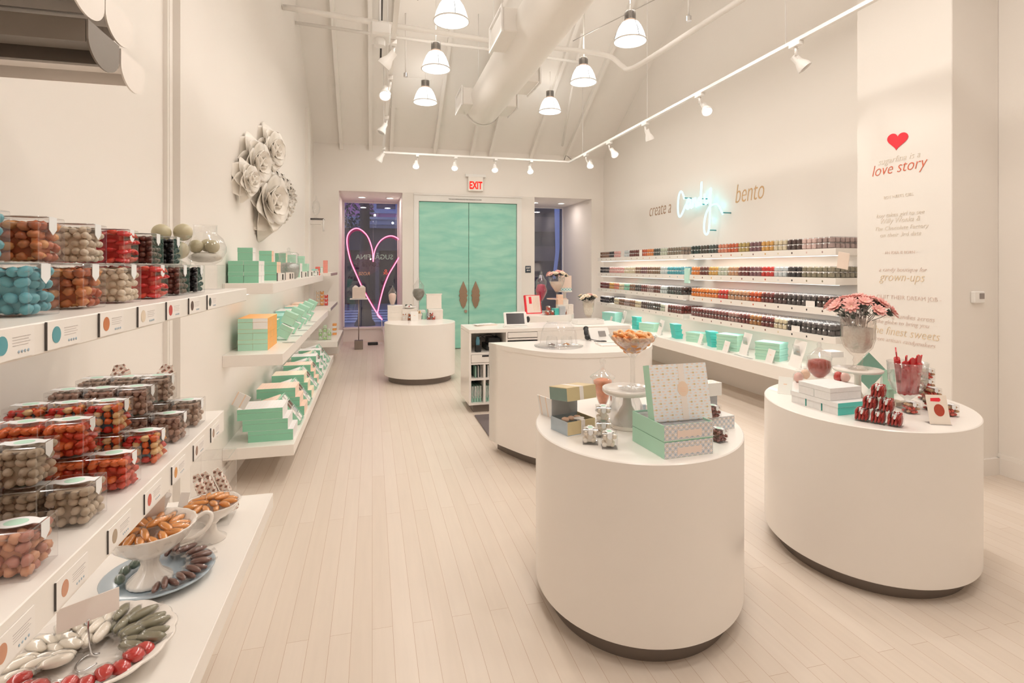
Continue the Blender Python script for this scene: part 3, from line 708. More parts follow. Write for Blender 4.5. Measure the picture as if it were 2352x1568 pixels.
SHAPE = {'blue almond': (.0112, .0084, .0084, .0172), 'tan almond': (.0115, .0085, .0085, .0195), 'ivory candy': (.0085, .0075, .007, .0155), 'amber gummy': (.011, .009, .008, .0155),
         'red gummy': (.014, .012, .0055, .0165), 'brown malt ball': (.0085, .0085, .0085, .0175), 'light brown malt ball': (.008, .008, .008, .0165), 'dark brown candy': (.0085, .0075, .007, .0155),
         'black licorice': (.007, .007, .007, .0135), 'peach gummy': (.0115, .009, .009, .018), 'red orange gummy': (.012, .010, .008, .0165), 'multicoloured gummy': (.0115, .009, .0085, .0185),
         'white pearl': (.0105, .0105, .0105, .020), 'chocolate piece': (.011, .008, .007, .016), 'striped red chew': (.0055, .014, .017, .0125), 'nut mix': (.012, .008, .007, .018)}
def packed(kind, s, hollow=True):
    """candies pressed against the inside of a cube of side s, base centre at the origin"""
    if (kind, s) in CANDY: return CANDY[kind, s]
    a, b, c, d = SHAPE[kind]; mts = candy_mats(kind); m = MB(); inn = s - .006 - 2 * min(a, b, c)
    n = max(2, int(inn / d) + 1); st = inn / (n - 1); nz = n
    R = random.Random(hash((len(kind), n)) & 0xffff)
    stripes = kind == 'striped red chew'
    for i in range(n):
        for j in range(n):
            for k in range(nz):
                if hollow and 0 < i < n - 1 and 0 < j < n - 1 and 0 < k < nz - 1: continue
                off = .0 if stripes else st * .25 * ((k % 2) - .5)
                x = -inn / 2 + i * st; y = -inn / 2 + j * st; z = .003 + min(a, b, c) + k * st
                jx, jy, jz = [R.uniform(-.18, .18) * st for _ in range(3)]
                lim = inn / 2 + .001
                x = max(-lim, min(lim, x + jx + off)); y = max(-lim, min(lim, y + jy - off)); z = max(.003 + c, z + jz - (.004 if k == nz - 1 else 0))
                rt = (R.uniform(-.5, .5), R.uniform(-.5, .5), R.uniform(0, PI)) if not stripes else (R.uniform(-.1, .1), .25 + R.uniform(-.1, .1), R.uniform(-.1, .1))
                if kind in ('amber gummy', 'peach gummy', 'red orange gummy', 'red gummy', 'multicoloured gummy', 'chocolate piece', 'nut mix'):
                    m.ball((0, 0, 0), (a, b, c), 7, 5, R.randrange(len(mts)), Tm((x, y, z), rt), jit=.18)
                else: m.ball((0, 0, 0), (a, b, c), 8, 5, R.randrange(len(mts)), Tm((x, y, z), rt))
    if not stripes:
        q = inn / 2 - min(a, b, c) * .45; m.box((-q, -q, .006), (q, q, s - .010), m=[k % len(mts) for k in range(6)], ch=.004)
    CANDY[kind, s] = m.data('candies', mts); return CANDY[kind, s]
stick = mat('sticker_white', (.86, .87, .88), .45, noise=.015, nscale=30)
medal = mat('sticker_medallion', (.50, .76, .62), .5, noise=.05, nscale=40)
def cube_master(kind, s, face='+x', big=True):
    """clear cube box: shell, candies, white band with an oval medallion over the lid and a pointed tab down one face"""
    t = thing('candy_cube', 'clear candy cube', 'candy box', (0, 0, 0))
    h = s / 2
    m = MB(); m.box((-h, -h, 0), (h, h, s), m=[0, 0, 0, 0, 0, 0, 1], ch=.0016); m.build('case', [acry, acre], t)
    m = MB(); m.box((-h + .003, -h + .003, s - .013), (h - .003, h - .003, s - .0115), m=0); m.build('lid_edge', acre, t)
    o = bpy.data.objects.new('candies', packed(kind, s)); COL.objects.link(o); o.parent = t; o['kind'] = 'stuff'
    # sticker: strip - oval - strip across the lid (along x), tab down the +x face
    w = s * .12; L = h - .002; ow, ol = s * .26, s * .34
    o = []
    for k in range(-12, 13):
        x = L * k / 12; ax = abs(x)
        y = w + (ow - w + .0) * max(0, math.cos(min(1, ax / ol) * PI / 2)) ** .8 if ax < ol else w + (ax - ol) / (L - ol) * w * .25
        o.append((x, y))
    o = o + [(x, -y) for x, y in reversed(o)]
    R_ = {'+x': 0, '-y': -PI / 2, '-x': PI, '+y': PI / 2}[face]
    T = Tm((0, 0, 0), (0, 0, R_))
    m = MB().prism([(x, y) for x, y in o], s + .0003, s + .0011, T=T)
    tw = w * 1.25; tl = s * .27
    m.prism([(-tw, 0), (-tw, -tl), (0, -tl - tw * .8), (tw, -tl), (tw, 0)][::-1], .0003, .0011, T=T @ Tm((h, 0, s)) @ Matrix(((0, 0, 1, 0), (1, 0, 0, 0), (0, 1, 0, 0), (0, 0, 0, 1))))
    st = m.build('sticker', stick, t)
    if big:
        e = [(ol * .62 * math.cos(2 * PI * k / 24), ow * .62 * math.sin(2 * PI * k / 24)) for k in range(24)]
        MB().prism(e, s + .0011, s + .0015, T=T).build('medallion', medal, st)
    return t
MASTER = {}
def cube(kind, s, loc, label, group=None, rz=0.0, face='+x', big=True):
    k = (kind, s, face)
    if k not in MASTER:
        MASTER[k] = r = cube_master(kind, s, face, big); r.location = loc; r.rotation_euler = (0, 0, rz); r['label'] = label
        if group: r['group'] = group
        return r
    return dup(MASTER[k], loc, rz, label, group)
# --- upper shelf: two layers, the top one set back
CS = .082
UK = [('amber gummy', 1.135), ('ivory candy', 1.303), ('red gummy', 1.469), ('dark brown candy', 1.636), ('black licorice', 1.784)]
UK = [('blue almond', .975)] + UK
g = 'candy cubes on the upper left shelf'
for kind, y in UK:
    for d in range(2):
        cube(kind, CS, (-.50 - CS / 2 - d * (CS + .004), y + CS / 2, 1.424), '%s cube in bottom layer, %s from the edge, upper left wall shelf' % (kind, ORD[d]), g, random.uniform(-.02, .02))
        cube(kind, CS, (-.56 - CS / 2 - d * (CS + .004), y + CS / 2 - .012 + random.uniform(-.006, .006), 1.424 + CS + .002), '%s cube in top layer, %s from the edge, upper left wall shelf' % (kind, ORD[d]), g, random.uniform(-.02, .02))
# --- middle shelf: one cube in front, a double-height row behind it
g = 'candy cubes on the middle left shelf'
LK = [('peach gummy', 1.055), ('tan almond', 1.241), ('red orange gummy', 1.414), ('multicoloured gummy', 1.595), ('brown malt ball', 1.77), ('light brown malt ball', 1.937)]
for kind, y in LK:
    cube(kind, CS, (-.54 - CS / 2, y + CS / 2, .988), 'single %s cube at the front edge of the middle left shelf' % kind, g, random.uniform(-.02, .02))
    for d in range(3):
        x = -.625 - CS / 2 - d * (CS + .003)
        cube(kind, CS, (x, y + CS / 2, .988), 'lower %s cube, %s in the row behind front one, middle left shelf' % (kind, ORD[d]), g)
        cube(kind, CS, (x, y + CS / 2, .988 + CS + .002), 'upper %s cube, %s in the row behind front one, middle left shelf' % (kind, ORD[d]), g, random.uniform(-.015, .015))

# --- info cards on the shelf edges
def info_card(x, y, z, w, h, kind, label, group):
    t = thing('info_card', label, 'label card', (x, y, z), group=group)
    MB().box((0, 0, 0), (.0024, w, h)).build('card', [paper], t)
    MB().box((-.0002, -.0014, 0), (.0026, 0, h)).build('card_shadow', dark, t)  # dark strip stands in for the shadow at the card's near side
    c = candy_mats(kind)[0]
    MB().prism([(.011 * math.cos(2 * PI * k / 20), h * .30 * math.sin(2 * PI * k / 20)) for k in range(20)], 0, .0006, T=Tm((.0024, w * .25, h * .5)) @ Matrix(((0, 0, 1, 0), (1, 0, 0, 0), (0, 1, 0, 0), (0, 0, 0, 1)))).build('candy_picture', c, t)
    gl = mat('print_grey', (.55, .50, .48), .7, noise=.05); bl = mat('print_blue', (.40, .52, .62), .7, noise=.05)
    m = MB()
    for q in range(4): m.box((.0024, w * .48, h * (.68 - q * .09)), (.0028, w * (.9 - .05 * (q % 2)), h * (.70 - q * .09)))
    m.build('printed_text', gl, t)
    m = MB()
    for q in range(4): m.ball((.0028, w * (.62 + .075 * q), h * .20), (.0004, .0022, .0022), 8, 4)
    m.build('printed_icons', bl, t)
CW = .10
yy = [gx(u, 760, -.44)[0] for u in (-20, 113, 233, 321, 386, 437, 479)]
for (kind, _), y in zip(UK[:1] + UK, yy):
    k2 = kind
    info_card(-.4445, y, 1.383, .090, .040, k2, '%s info card %s on edge of the upper left shelf' % ('half-visible nearest' if y == yy[0] else kind, 'clipped'), 'info cards on the left shelves')
yy = [gx(u, 1200, -.516)[0] for u in (-30, 125, 246, 330, 393, 443, 483)]
for (kind, _), y in zip(LK[:1] + LK, yy):
    info_card(-.5155, y, .924, .105, .047, kind, '%s info card %s on edge of the middle left shelf' % ('nearest' if y == yy[0] else kind, 'clipped'), 'info cards on the left shelves')

# --- jars of pale balls at the far end of the upper shelf
ballm = mat('pale_green_ball', (.56, .50, .33), .35, noise=.12, nscale=25); crink = mat('shredded_paper', (.72, .68, .60), .8, noise=.15, nscale=80, bump=.6)
t = thing('display_riser', 'clear acrylic riser at the far end of the upper left shelf', 'riser', (-.56, 2.09, 1.424))
MB().box((-.05, -.05, 0), (.05, .05, .085), m=[0, 0, 0, 0, 0, 0, 1], ch=.0016).build('block', [acry, acre], t)
t = thing('fish_bowl', 'round glass bowl with narrow neck on clear riser, filled with pale green balls', 'glass bowl', (-.56, 2.09, 1.510))
MB().lathe([(.03, 0), (.05, .012), (.066, .045), (.066, .06), (.055, .09), (.036, .108), (.036, .135), (.038, .137)], 32).build('glass', glass, t)
tag(MB().ball((-.56, 2.09, 1.535), (.052, .052, .018), 16, 8, jit=.06).build('shredded_paper', crink), 'pale shredded paper in the round bowl', 'filler', kind='stuff')
for i, (x, y, z) in enumerate([(-.585, 2.075, 1.572), (-.535, 2.08, 1.572), (-.56, 2.115, 1.577)]):
    tag(MB().ball((0, 0, 0), .023, 18, 12).build('candy_ball', ballm, loc=(x, y, z)), 'pale green ball inside the round-bellied bowl, %s' % ('wall side', 'aisle side', 'window side')[i], 'candy ball', 'pale green balls')
t = thing('display_riser', 'clear acrylic block under the tall jar of pale balls', 'riser', (-.64, 1.99, 1.424))
MB().box((-.045, -.045, 0), (.045, .045, .06), m=[0, 0, 0, 0, 0, 0, 1], ch=.0016).build('block', [acry, acre], t)
t = thing('glass_jar', 'open glass jar heaped with pale green balls beside the round bowl', 'glass jar', (-.64, 1.99, 1.486))
MB().lathe([(1e-4, .002), (.045, .002), (.062, .02), (.064, .05), (.060, .09), (.066, .118)], 32).build('glass', glass, t)
tag(MB().ball((-.64, 1.99, 1.508), (.052, .052, .02), 16, 8, jit=.06).build('shredded_paper', crink), 'pale shredded paper in the open jar', 'filler', kind='stuff')
for i, (x, y, z) in enumerate([(-.668, 1.975, 1.553), (-.612, 2.0, 1.556), (-.66, 1.985, 1.612), (-.605, 2.01, 1.616)]):
    tag(MB().ball((0, 0, 0), .0285, 20, 12).build('candy_ball', ballm, loc=(x, y, z)), 'large pale green ball %s in the open jar' % ('low on wall side', 'low on aisle side', 'heaped on top at wall side', 'heaped on top at aisle side')[i], 'candy ball', 'pale green balls')

# --- floral paper bags
floral = sprinkle('floral_print', 'XZ', .022, (.84, .78, .70), (.28, .14, .10), (.80, .45, .36), .17, .10)
def floral_bag(label, loc, rot, h=.16, w=.05, d=.05, grp='floral printed bags'):
    t = thing('floral_bag', label, 'bag', loc, rot=rot, group=grp)
    MB().box((-w / 2, -d / 2, 0), (w / 2, d / 2, h), ch=.006).build('bag_body', floral, t)
    MB().prism([(-w / 2, 0), (w / 2, 0), (w * .3, .02), (-w * .3, .02)], -.004, .004, T=Tm((0, 0, h), (PI / 2, 0, 0))).build('folded_top', floral, t)
floral_bag('floral printed bag behind the farthest brown candy cubes, wall side', (-.79, 2.085, .988), (0, -.15, 0), .17, .045)
floral_bag('floral printed bag behind the farthest brown candy cubes, aisle side', (-.71, 2.085, .988), (0, .2, 0), .165, .045)
t = thing('clear_bin', 'tall clear acrylic bin holding floral bags on the lowest left shelf', 'acrylic box', (-.50, 1.965, .675))
MB().box((-.055, -.055, 0), (.055, .055, .215), m=[0, 0, 0, 0, 0, 0, 1], ch=.002).build('case', [acry, acre], t)
for i, (x, y, r) in enumerate([(-.525, 1.935, -.30), (-.50, 1.965, -.38), (-.468, 1.99, -.40)]):
    floral_bag('floral printed carton leaning in the clear bin, %s of three' % ('nearest', 'middle', 'farthest')[i], (x + .025, y, .70), (0, r, .3), .13, .028, .05, 'floral cartons in the clear bin')
tag(MB().ball((-.50, 1.965, .70), (.048, .048, .02), 18, 8, jit=.1).build('shredded_paper', crink), 'white shredded paper in the clear bin', 'filler', kind='stuff')
t = thing('tied_gift_bag', 'pale pink patterned bag tied at the top behind the farthest orange bowl', 'bag', (-.60, 1.80, .675))
MB().ball((0, 0, .045), (.045, .045, .05), 16, 10, jit=.05).build('bag_body', mat('pink_print', (.84, .68, .62), .6, noise=.1, nscale=60), t)
MB().lathe([(.010, .09), (.008, .10), (.02, .14), (.028, .155)], 12).build('gathered_top', mat('pale_tissue', (.86, .80, .76), .7, noise=.05), t)

# ================================================================ dishes on the lowest shelf (z = .675)
Z0 = .675
def wrapped(label, loc, rot, mt, r=(.012, .030, .009), grp=None, name='wrapped_candy'):
    k = (mt.name, r)
    if k not in WRAP:
        t = thing(name, label, 'wrapped candy', loc, rot=rot, group=grp)
        m = MB(); m.ball((0, 0, 0), r, 10, 8, 0, jit=.10); m.build('candy', mt, t)
        c = MB().ball((0, 0, 0), (r[0] * 1.13, r[1] * 1.06, r[2] * 1.2), 10, 8, 0, jit=.12)
        for s in (-1, 1): c.prism([(-.004, 0), (.004, 0), (.009, .013), (-.009, .013)], -.0006, .0006, T=Tm((0, s * r[1] * .95, 0), (random.uniform(-.5, .5), 0, 0 if s > 0 else PI)))
        c.build('cellophane', cello, t); WRAP[k] = t; return t
    return dup(WRAP[k], loc, rot=rot, label=label, group=grp)
WRAP = {}
cello = clear('cellophane', (.98, .98, .98), .05, .30, .10)
olive = mat('olive_candy', (.27, .25, .17), .35, noise=.12, nscale=30); cream = mat('cream_candy', (.90, .82, .70), .35, noise=.05, nscale=30)
cherry = mat('cherry_candy', (.58, .04, .035), .2, noise=.1, nscale=30); cocoa = mat('cocoa_candy', (.20, .10, .08), .3, noise=.15, nscale=30)
apric = mat('apricot_candy', (.86, .36, .10), .22, noise=.1, nscale=30)
def side(a):
    return 'window' if -PI/4 < a - PI/2 < PI/4 else 'aisle' if abs(a) <= PI/4 else 'wall' if abs(a) >= 3*PI/4 else 'camera'
# 1 large scalloped dish with three sections
dc = (-.565, 1.305)
t = thing('scalloped_dish', 'large shallow white scalloped dish with cream, olive and red wrapped sweets', 'dish', (*dc, Z0))
MB().lathe([(1e-4, .004), (.06, .004), (.075, .0), (.085, .004), (.148, .040), (.152, .043), (.148, .047), (.085, .012), (1e-4, .010)], 96, wave=(16, .03), sc=(1, 1)).build('plate', ceram, t)
n = 0
for ring, (rr, cnt) in enumerate(((.112, 26), (.082, 19), (.052, 12))):
    for k in range(cnt):
        a = 2 * PI * k / cnt - PI
        deg = math.degrees(a)
        sec = 'cherry' if deg < -12 and deg > -150 else 'olive' if -12 <= deg < 88 else 'cream'
        if (sec == 'cherry' and ring >= 1) or (ring == 2 and sec == 'olive'): continue
        mt = {'cherry': cherry, 'olive': olive, 'cream': cream}[sec]
        r = (.0155, .020, .012) if sec == 'cherry' else (.0110, .031, .010) if sec == 'olive' else (.0125, .030, .010)
        wrapped('%s wrapped sweet in the %s ring of the large scalloped dish, %s side' % ({'cherry': 'red', 'olive': 'olive green', 'cream': 'cream'}[sec], ('outer', 'middle', 'inner')[ring], side(a)),
                (dc[0] + rr * math.cos(a), dc[1] + rr * math.sin(a), Z0 + .030 + (.007 if ring == 0 else .002) + .007 * (k % 2)), (random.uniform(-.15, .15), random.uniform(-.1, .1), a - PI / 2 + random.uniform(-.35, .35)), mt, r, 'wrapped sweets in the scalloped dish')
# wire card holder standing in the dish
t = thing('card_holder', 'blank white card on a curled wire stand in the scalloped dish', 'sign holder', (-.565, 1.30, Z0 + .0145))
MB().tube(smooth_path([(.02, -.012, .002), (.0, -.03, .001), (-.018, -.01, .001), (-.012, .02, .001), (.012, .018, .003), (.004, .004, .014), (0, 0, .06), (0, 0, .088)], 5), .0018, 6).build('wire', silver, t)
MB().box((-.052, -.001, 0), (.052, .001, .047), T=Tm((0, .002, .083), (0, 0, .62))).build('card', mat('blank_card', (.90, .82, .76), .6, noise=.01), t)
# 2 blue plate with brown sweets, footed bowl standing on it
pc = (-.545, 1.625)
t = thing('blue_plate', 'blue-grey glazed plate of brown wrapped sweets under the handled compote', 'plate', (*pc, Z0))
MB().lathe([(1e-4, .004), (.07, .002), (.082, .0), (.128, .020), (.131, .023), (.127, .025), (.084, .008), (1e-4, .008)], 64).build('plate', bluep, t)
for k in range(17):
    a = -PI * .42 + PI * .95 * k / 16
    wrapped('brown wrapped sweet on blue plate, %s' % (('aisle side' if abs(a) < .7 else 'camera end' if a < 0 else 'window end')), (pc[0] + .098 * math.cos(a), pc[1] + .098 * math.sin(a), Z0 + .030 + .006 * (k % 2)),
            (random.uniform(-.1, .1), random.uniform(-.1, .1), a - PI / 2 + random.uniform(-.2, .2)), cocoa, (.008, .026, .008), 'brown wrapped sweets on the blue plate')
for k, a in enumerate((2.6, 3.0, 3.5)):
    wrapped('dark green sweet on wall side of the blue plate', (pc[0] + .085 * math.cos(a), pc[1] + .085 * math.sin(a), Z0 + .028), (0, 0, a), mat('dkgreen_candy', (.12, .17, .13), .3, noise=.1), (.012, .016, .011), 'dark green sweets on the blue plate')
cc = (-.56, 1.605)
t = thing('compote', 'white embossed compote with loop handle, full of orange sweets', 'bowl', (*cc, Z0 + .0085))
MB().lathe([(1e-4, 0), (.048, 0), (.052, .004), (.050, .012), (.028, .030), (.020, .050), (.024, .068), (.055, .085), (.085, .110), (.103, .142), (.106, .146), (.101, .146), (.082, .118), (.052, .093), (1e-4, .085)], 80, wave=(20, .025)).build('bowl', ceram, t)
MB().tube(smooth_path([(.085, .045, .125), (.112, .055, .142), (.130, .055, .135), (.125, .045, .11), (.10, .035, .09), (.062, .028, .08)], 5), .006, 8).build('handle', ceram, t)
def heap(prefix, c, R, z, cnt, mt, r, grp, layers=((1.0, 0), (.6, .008), (.25, .016)), lab=None):
    tot = 0
    for q, (f, dz_) in enumerate(layers):
        nn = max(1, int(cnt * f * f)) if f < 1 else cnt
        for k in range(nn):
            a = 2 * PI * (k + .3 * q) / nn - PI; rr = R * f * (.78 if f == 1 else .8)
            lb = '%s, %s, %s side' % (prefix, ('around the rim', 'second ring', 'at the centre')[q], side(a)) if f > .3 else '%s, heaped at the centre' % prefix
            wrapped(lb, (c[0] + rr * math.cos(a), c[1] + rr * math.sin(a), z + dz_ + random.uniform(0, .004)), (random.uniform(-.25, .25), random.uniform(-.2, .2), a - PI / 2 + random.uniform(-.5, .5)), mt, r, grp)
heap('orange wrapped sweet in the handled compote', cc, .084, Z0 + .140, 16, apric, (.010, .030, .009), 'orange sweets in the compote')
# white card tucked behind the sweets of the compote
tag(MB().box((-.05, -.001, 0), (.05, .001, .055), ch=.0005).build('blank_card', mat('blank_card2', (.90, .84, .79), .6, noise=.01), loc=(-.60, 1.67, Z0 + .146), rot=(.25, 0, .5)), 'scallop-topped blank card behind the orange sweets of handled compote', 'card')
# 3 farther pedestal bowl
bc = (-.475, 1.83)
t = thing('pedestal_bowl', 'plain white pedestal bowl of orange sweets, farther along the lowest shelf', 'bowl', (*bc, Z0))
MB().lathe([(1e-4, 0), (.042, 0), (.044, .004), (.018, .022), (.014, .045), (.030, .062), (.065, .085), (.080, .108), (.082, .112), (.078, .112), (.06, .092), (1e-4, .070)], 56).build('bowl', ceram, t)
heap('orange wrapped sweet in the plain pedestal bowl', bc, .064, Z0 + .108, 12, apric, (.009, .026, .008), 'orange sweets in the pedestal bowl')
tag(MB().box((-.012, -.001, 0), (.012, .001, .05)).build('blank_card', mat('blank_card3', (.90, .86, .82), .6, noise=.01), loc=(-.545, 1.80, Z0 + .11), rot=(0, .2, .3)), 'small white card standing at the wall side of the pedestal bowl', 'card')
# 4 corner bowl nearest the camera
t = thing('glass_dish', 'small glass dish with foil-wrapped sweets in the bottom corner', 'dish', (-.60, 1.085, Z0))
MB().lathe([(1e-4, .003), (.03, .003), (.055, .03), (.062, .055), (.064, .055), (.058, .03), (.032, .0)], 40, wave=(12, .04)).build('bowl', bluep, t)
for k in range(7):
    a = 2 * PI * k / 7 - PI
    wrapped('pale foil sweet in the corner glass dish, %s side' % side(a), (-.60 + .03 * math.cos(a), 1.085 + .03 * math.sin(a), Z0 + .05 + .006 * (k % 2)), (random.uniform(-.4, .4), 0, a), mat('pale_foil', (.52, .50, .42), .3, noise=.1), (.011, .024, .009), 'foil sweets in the corner dish')
# ================================================================ middle left unit: cartons and gift boxes
wpr = sprinkle('white_print', 'XY', .05, (.84, .83, .82), (.85, .70, .58), (.86, .76, .70), .08, .05)
ppr = sprinkle('peach_print', 'XY', .05, (.90, .70, .58), (.88, .52, .34), (.92, .80, .70), .12, .08)
cpr = sprinkle('cream_print', 'XY', .05, (.88, .78, .62), (.80, .64, .40), (.90, .84, .74), .08, .06)
GB = {}
def gift(name, label, cat, size, mats6, loc, rz=0.0, grp=None, rot=None):
    """carton with separate lid; mats6 = bottom, top, -y, +x, +y, -x"""
    key = (name, size, tuple(m.name for m in mats6))
    if key in GB: return dup(GB[key], loc, rz if rot is None else None, label, grp, rot=rot)
    t = thing(name, label, cat, loc, rz, grp, rot)
    w, d, h = size; u = []; e_ = .003 if 'teal' in mats6[3].name else 0
    for q in mats6:
        if q not in u: u.append(q)
    mi = [u.index(q) for q in mats6]
    MB().box((-w / 2 + e_, -d / 2 + e_, 0), (w / 2 - e_, d / 2 - e_, h * .62), m=mi).build('base', u, t)
    MB().box((-w / 2 - .0012, -d / 2 - .0012, h * .62 + .0008), (w / 2 + .0012, d / 2 + .0012, h), m=mi, ch=.0008).build('lid', u, t)
    GB[key] = t; return t
def six(top, ny, px, rest=None): r = rest or ny; return (r, top, ny, px, r, r)
c1 = .098; ch = .077
g = 'small cartons on the top shelf of the middle left unit'
zt = 1.392
sets = [(4.12, mint, white, 3), (4.86, mint, peach, 3), (5.62, mint, cpr, 4), (6.35, mint_l, white, 3), (7.05, mint_l, mint_l, 3)]
for gi, (y, f, s, nrow) in enumerate(sets):
    gn = ('nearest', 'second', 'third', 'fourth', 'farthest')[gi]
    for k, x in enumerate((-.915, -.816)):
        for l in range(2):
            for dd in range(nrow - 1):
                if dd and k == 0 and gi: continue
                gift('small_carton', 'green-ended carton, %s layer, %s side, %s deep in the %s stack on top shelf' % (('lower', 'upper')[l], ('wall', 'aisle')[k], ORD[dd], gn), 'carton', (c1 - .002, c1, ch), six(s, f, s),
                     (x, y + .05 + dd * .102, zt + l * ch), 0, g)
    gift('small_carton', 'single carton crowning the %s stack on the top shelf' % gn, 'carton', (c1 - .002, c1, ch + .015), six(s, f, s), (-.855, y + .05, zt + 2 * ch), 0, g)
# canister with silver sweets
t = thing('glass_canister', 'lidded glass canister of silver sweets on the top shelf of middle unit', 'glass jar', (-.745, 5.36, zt))
MB().lathe([(1e-4, .003), (.06, .003), (.085, .02), (.098, .09), (.095, .15), (.082, .19), (.082, .215)], 36).build('glass', glass, t)
MB().lathe([(.086, .215), (.088, .23), (.075, .245), (.02, .252), (.008, .258), (.014, .27), (.012, .285), (1e-4, .29)], 36).build('lid', glass, t)
silv = mat('silver_sweets', (.50, .52, .50), .25, metal=.4, noise=.5, nscale=120, bump=1.0)
tag(MB().lathe([(1e-4, .006), (.058, .006), (.08, .022), (.093, .09), (.091, .13), (.05, .15), (1e-4, .155)], 36).build('silver_sweets', silv, loc=(-.745, 5.36, zt)), 'silver-grey small sweets filling the lidded canister', 'sweets', kind='stuff')
# small signs and bottles
for i, y in enumerate((4.62, 5.02, 5.15, 6.15, 6.75, 7.45)):
    t = thing('shelf_sign', '%s small clear sign stand at the edge of the top shelf' % ORD[i], 'sign', (-.70, y, zt), .15, 'small signs on the top shelf')
    MB().box((-.03, -.002, 0), (.03, .002, .065)).build('panel', paper, t)
    MB().box((-.03, -.004, 0), (-.022, .004, .065)).box((.01, -.0035, .01), (.02, .0035, .055)).build('dark_print', dark, t)
for i in range(4):
    tag(MB().box((-.03, -.02, 0), (.03, .02, .028), ch=.002).build('red_tin', mat('red_tin', (.80, .18, .14), .4, noise=.1), loc=(-.72, 7.85, zt + .03 * i)), 'small red tin, %s up at the far end of top shelf' % ORD[i], 'tin', 'stack of red tins')
for i in range(6):
    t = thing('small_bottle', 'small clear bottle with teal print, %s from camera, far top shelf' % ORD[i], 'bottle', (-.70 - .03 * (i % 2), 7.20 + .09 * i, zt), group='small bottles on the top shelf')
    MB().lathe([(1e-4, 0), (.018, 0), (.018, .05), (.008, .06), (.008, .07)], 12).build('glass', glass, t)
    MB().cyl((0, 0, .07), .01, .015, 10).build('cap', teal_l, t); MB().lathe([(.0185, .012), (.0185, .04)], 12).build('label_band', white, t)
# --- middle shelf
zm = .904; g = 'orange-sleeved carton block on the middle shelf'
for k, x in enumerate((-.878, -.779)):
    for l in range(3):
        for dd in range(3):
            if dd and (k == 0 and l < 2): continue
            f = mint_l if (k, l) != (1, 2) else white
            gift('small_carton', '%s-fronted orange carton, %s row up, %s column, %s deep on middle shelf' % ('white' if f is white else 'mint', ORD[l], ('wall', 'aisle')[k], ORD[dd]), 'carton', (c1, c1 + .03, ch), six(orange, f, orange),
                 (x, 4.30 + dd * .132, zm + l * ch), 0, g)
g = 'cartons leaning on the middle shelf'
i = 0
for y in (4.82, 5.25, 5.68, 6.1, 6.5):
    for (dx, dz_, rt, a, b) in ((.0, .0, (0, .5, 0), mint_l, white), (.03, .115, (0, .45, 0), mint_l, mint_l)):
        gift('small_carton', 'tilted pale carton, %s of pair %s from camera on middle shelf' % (('lower', 'upper')[dz_ > 0], ORD[i // 2]), 'carton', (.10, .09, .10), six(b, a, b), (-.72 + dx, y + .05 * (dz_ > 0), zm + .026 + dz_ * .9), grp=g, rot=rt); i += 1
g = 'teal gift boxes at the back of the middle shelf'
for i, (y, mt, mt2) in enumerate([(4.95, mint, cpr), (5.55, teal_l, teal_l), (6.15, teal_l, wpr), (6.75, teal_l, ppr), (7.3, peach, ppr)]):
    for l in range(2):
        gift('gift_box', '%s gift box, %s of stack %s from camera, wall side of middle shelf' % ({0: 'mint', 4: 'peach'}.get(i, 'pale teal'), ('bottom', 'top')[l], ORD[i]), 'gift box', (.17, .34, .075), six(mt2, mt, mt), (-.87, y, zm + l * .075), 0, g)
for i, y in enumerate((4.62, 5.05, 5.48, 5.9, 6.3)):
    tag(MB().prism([(.05 * math.cos(2 * PI * k / 20), .03 * math.sin(2 * PI * k / 20)) for k in range(20)], 0, .004).build('oval_display_disc', acre, loc=(-.64, y, zm)), '%s clear oval sign base at the middle shelf edge' % ORD[i], 'sign holder', 'clear bases on the middle shelf')
# --- low shelf: stacks of three with an open box leaning behind each
zl = .272
choc = mat('chocolate', (.16, .07, .05), .4, noise=.1)
def open_box(label, loc, pm, grp, sc=1.0):
    """open gift box leaning towards the aisle: tray with compartments below, lid hinged back towards the wall"""
    t = thing('open_gift_box', label, 'gift box', loc, group=grp)
    T = Tm((0, 0, 0), (0, .95, 0)) @ Matrix.Scale(sc, 4)
    m = MB(); w, d, h = .27, .20, .038
    m.box((-w, -d / 2, 0), (0, d / 2, .004), T=T); m.box((-w, -d / 2, 0), (0, -d / 2 + .003, h), T=T); m.box((-w, d / 2 - .003, 0), (0, d / 2, h), T=T); m.box((-w, -d / 2, 0), (-w + .003, d / 2, h), T=T); m.box((-.003, -d / 2, 0), (0, d / 2, h), T=T)
    m.build('tray', mint_l, t)
    m = MB()
    for q in range(1, 4): m.box((-w + w * q / 4 - .002, -d / 2 + .003, .004), (-w + w * q / 4 + .002, d / 2 - .003, h - .002), T=T)
    m.box((-w + .003, -.002, .004), (-.003, .002, h - .002), T=T).build('dividers', white, t)
    for q in range(4):
        for s in (-1, 1):
            mm = (white, choc, white, white)[q] if s < 0 else (white, choc, grey_l, white)[q]
            MB().box((-w + w * q / 4 + .010, s * d / 4 - .036, .005), (-w + w * (q + 1) / 4 - .010, s * d / 4 + .036, h - .006), T=T, ch=.003).build('candy_carton', mm, t)
    L = Tm((-w * math.cos(.95) * sc, 0, w * math.sin(.95) * sc), (0, -.30, 0)) @ Matrix.Scale(sc, 4)
    MB().box((-.27, -d / 2, 0), (0.0, d / 2, .010), T=L, ch=.001).build('lid', pm, t)
    return t
stk = [(4.27, wpr, 'white and mint', 1.0), (4.93, ppr, 'peach and mint', 1.0), (5.55, cpr, 'cream and mint', .95), (6.15, ppr, 'peach and mint, farther', .9), (6.72, wpr, 'white and mint, farther', .9), (7.25, wpr, 'farthest white and mint', .85)]
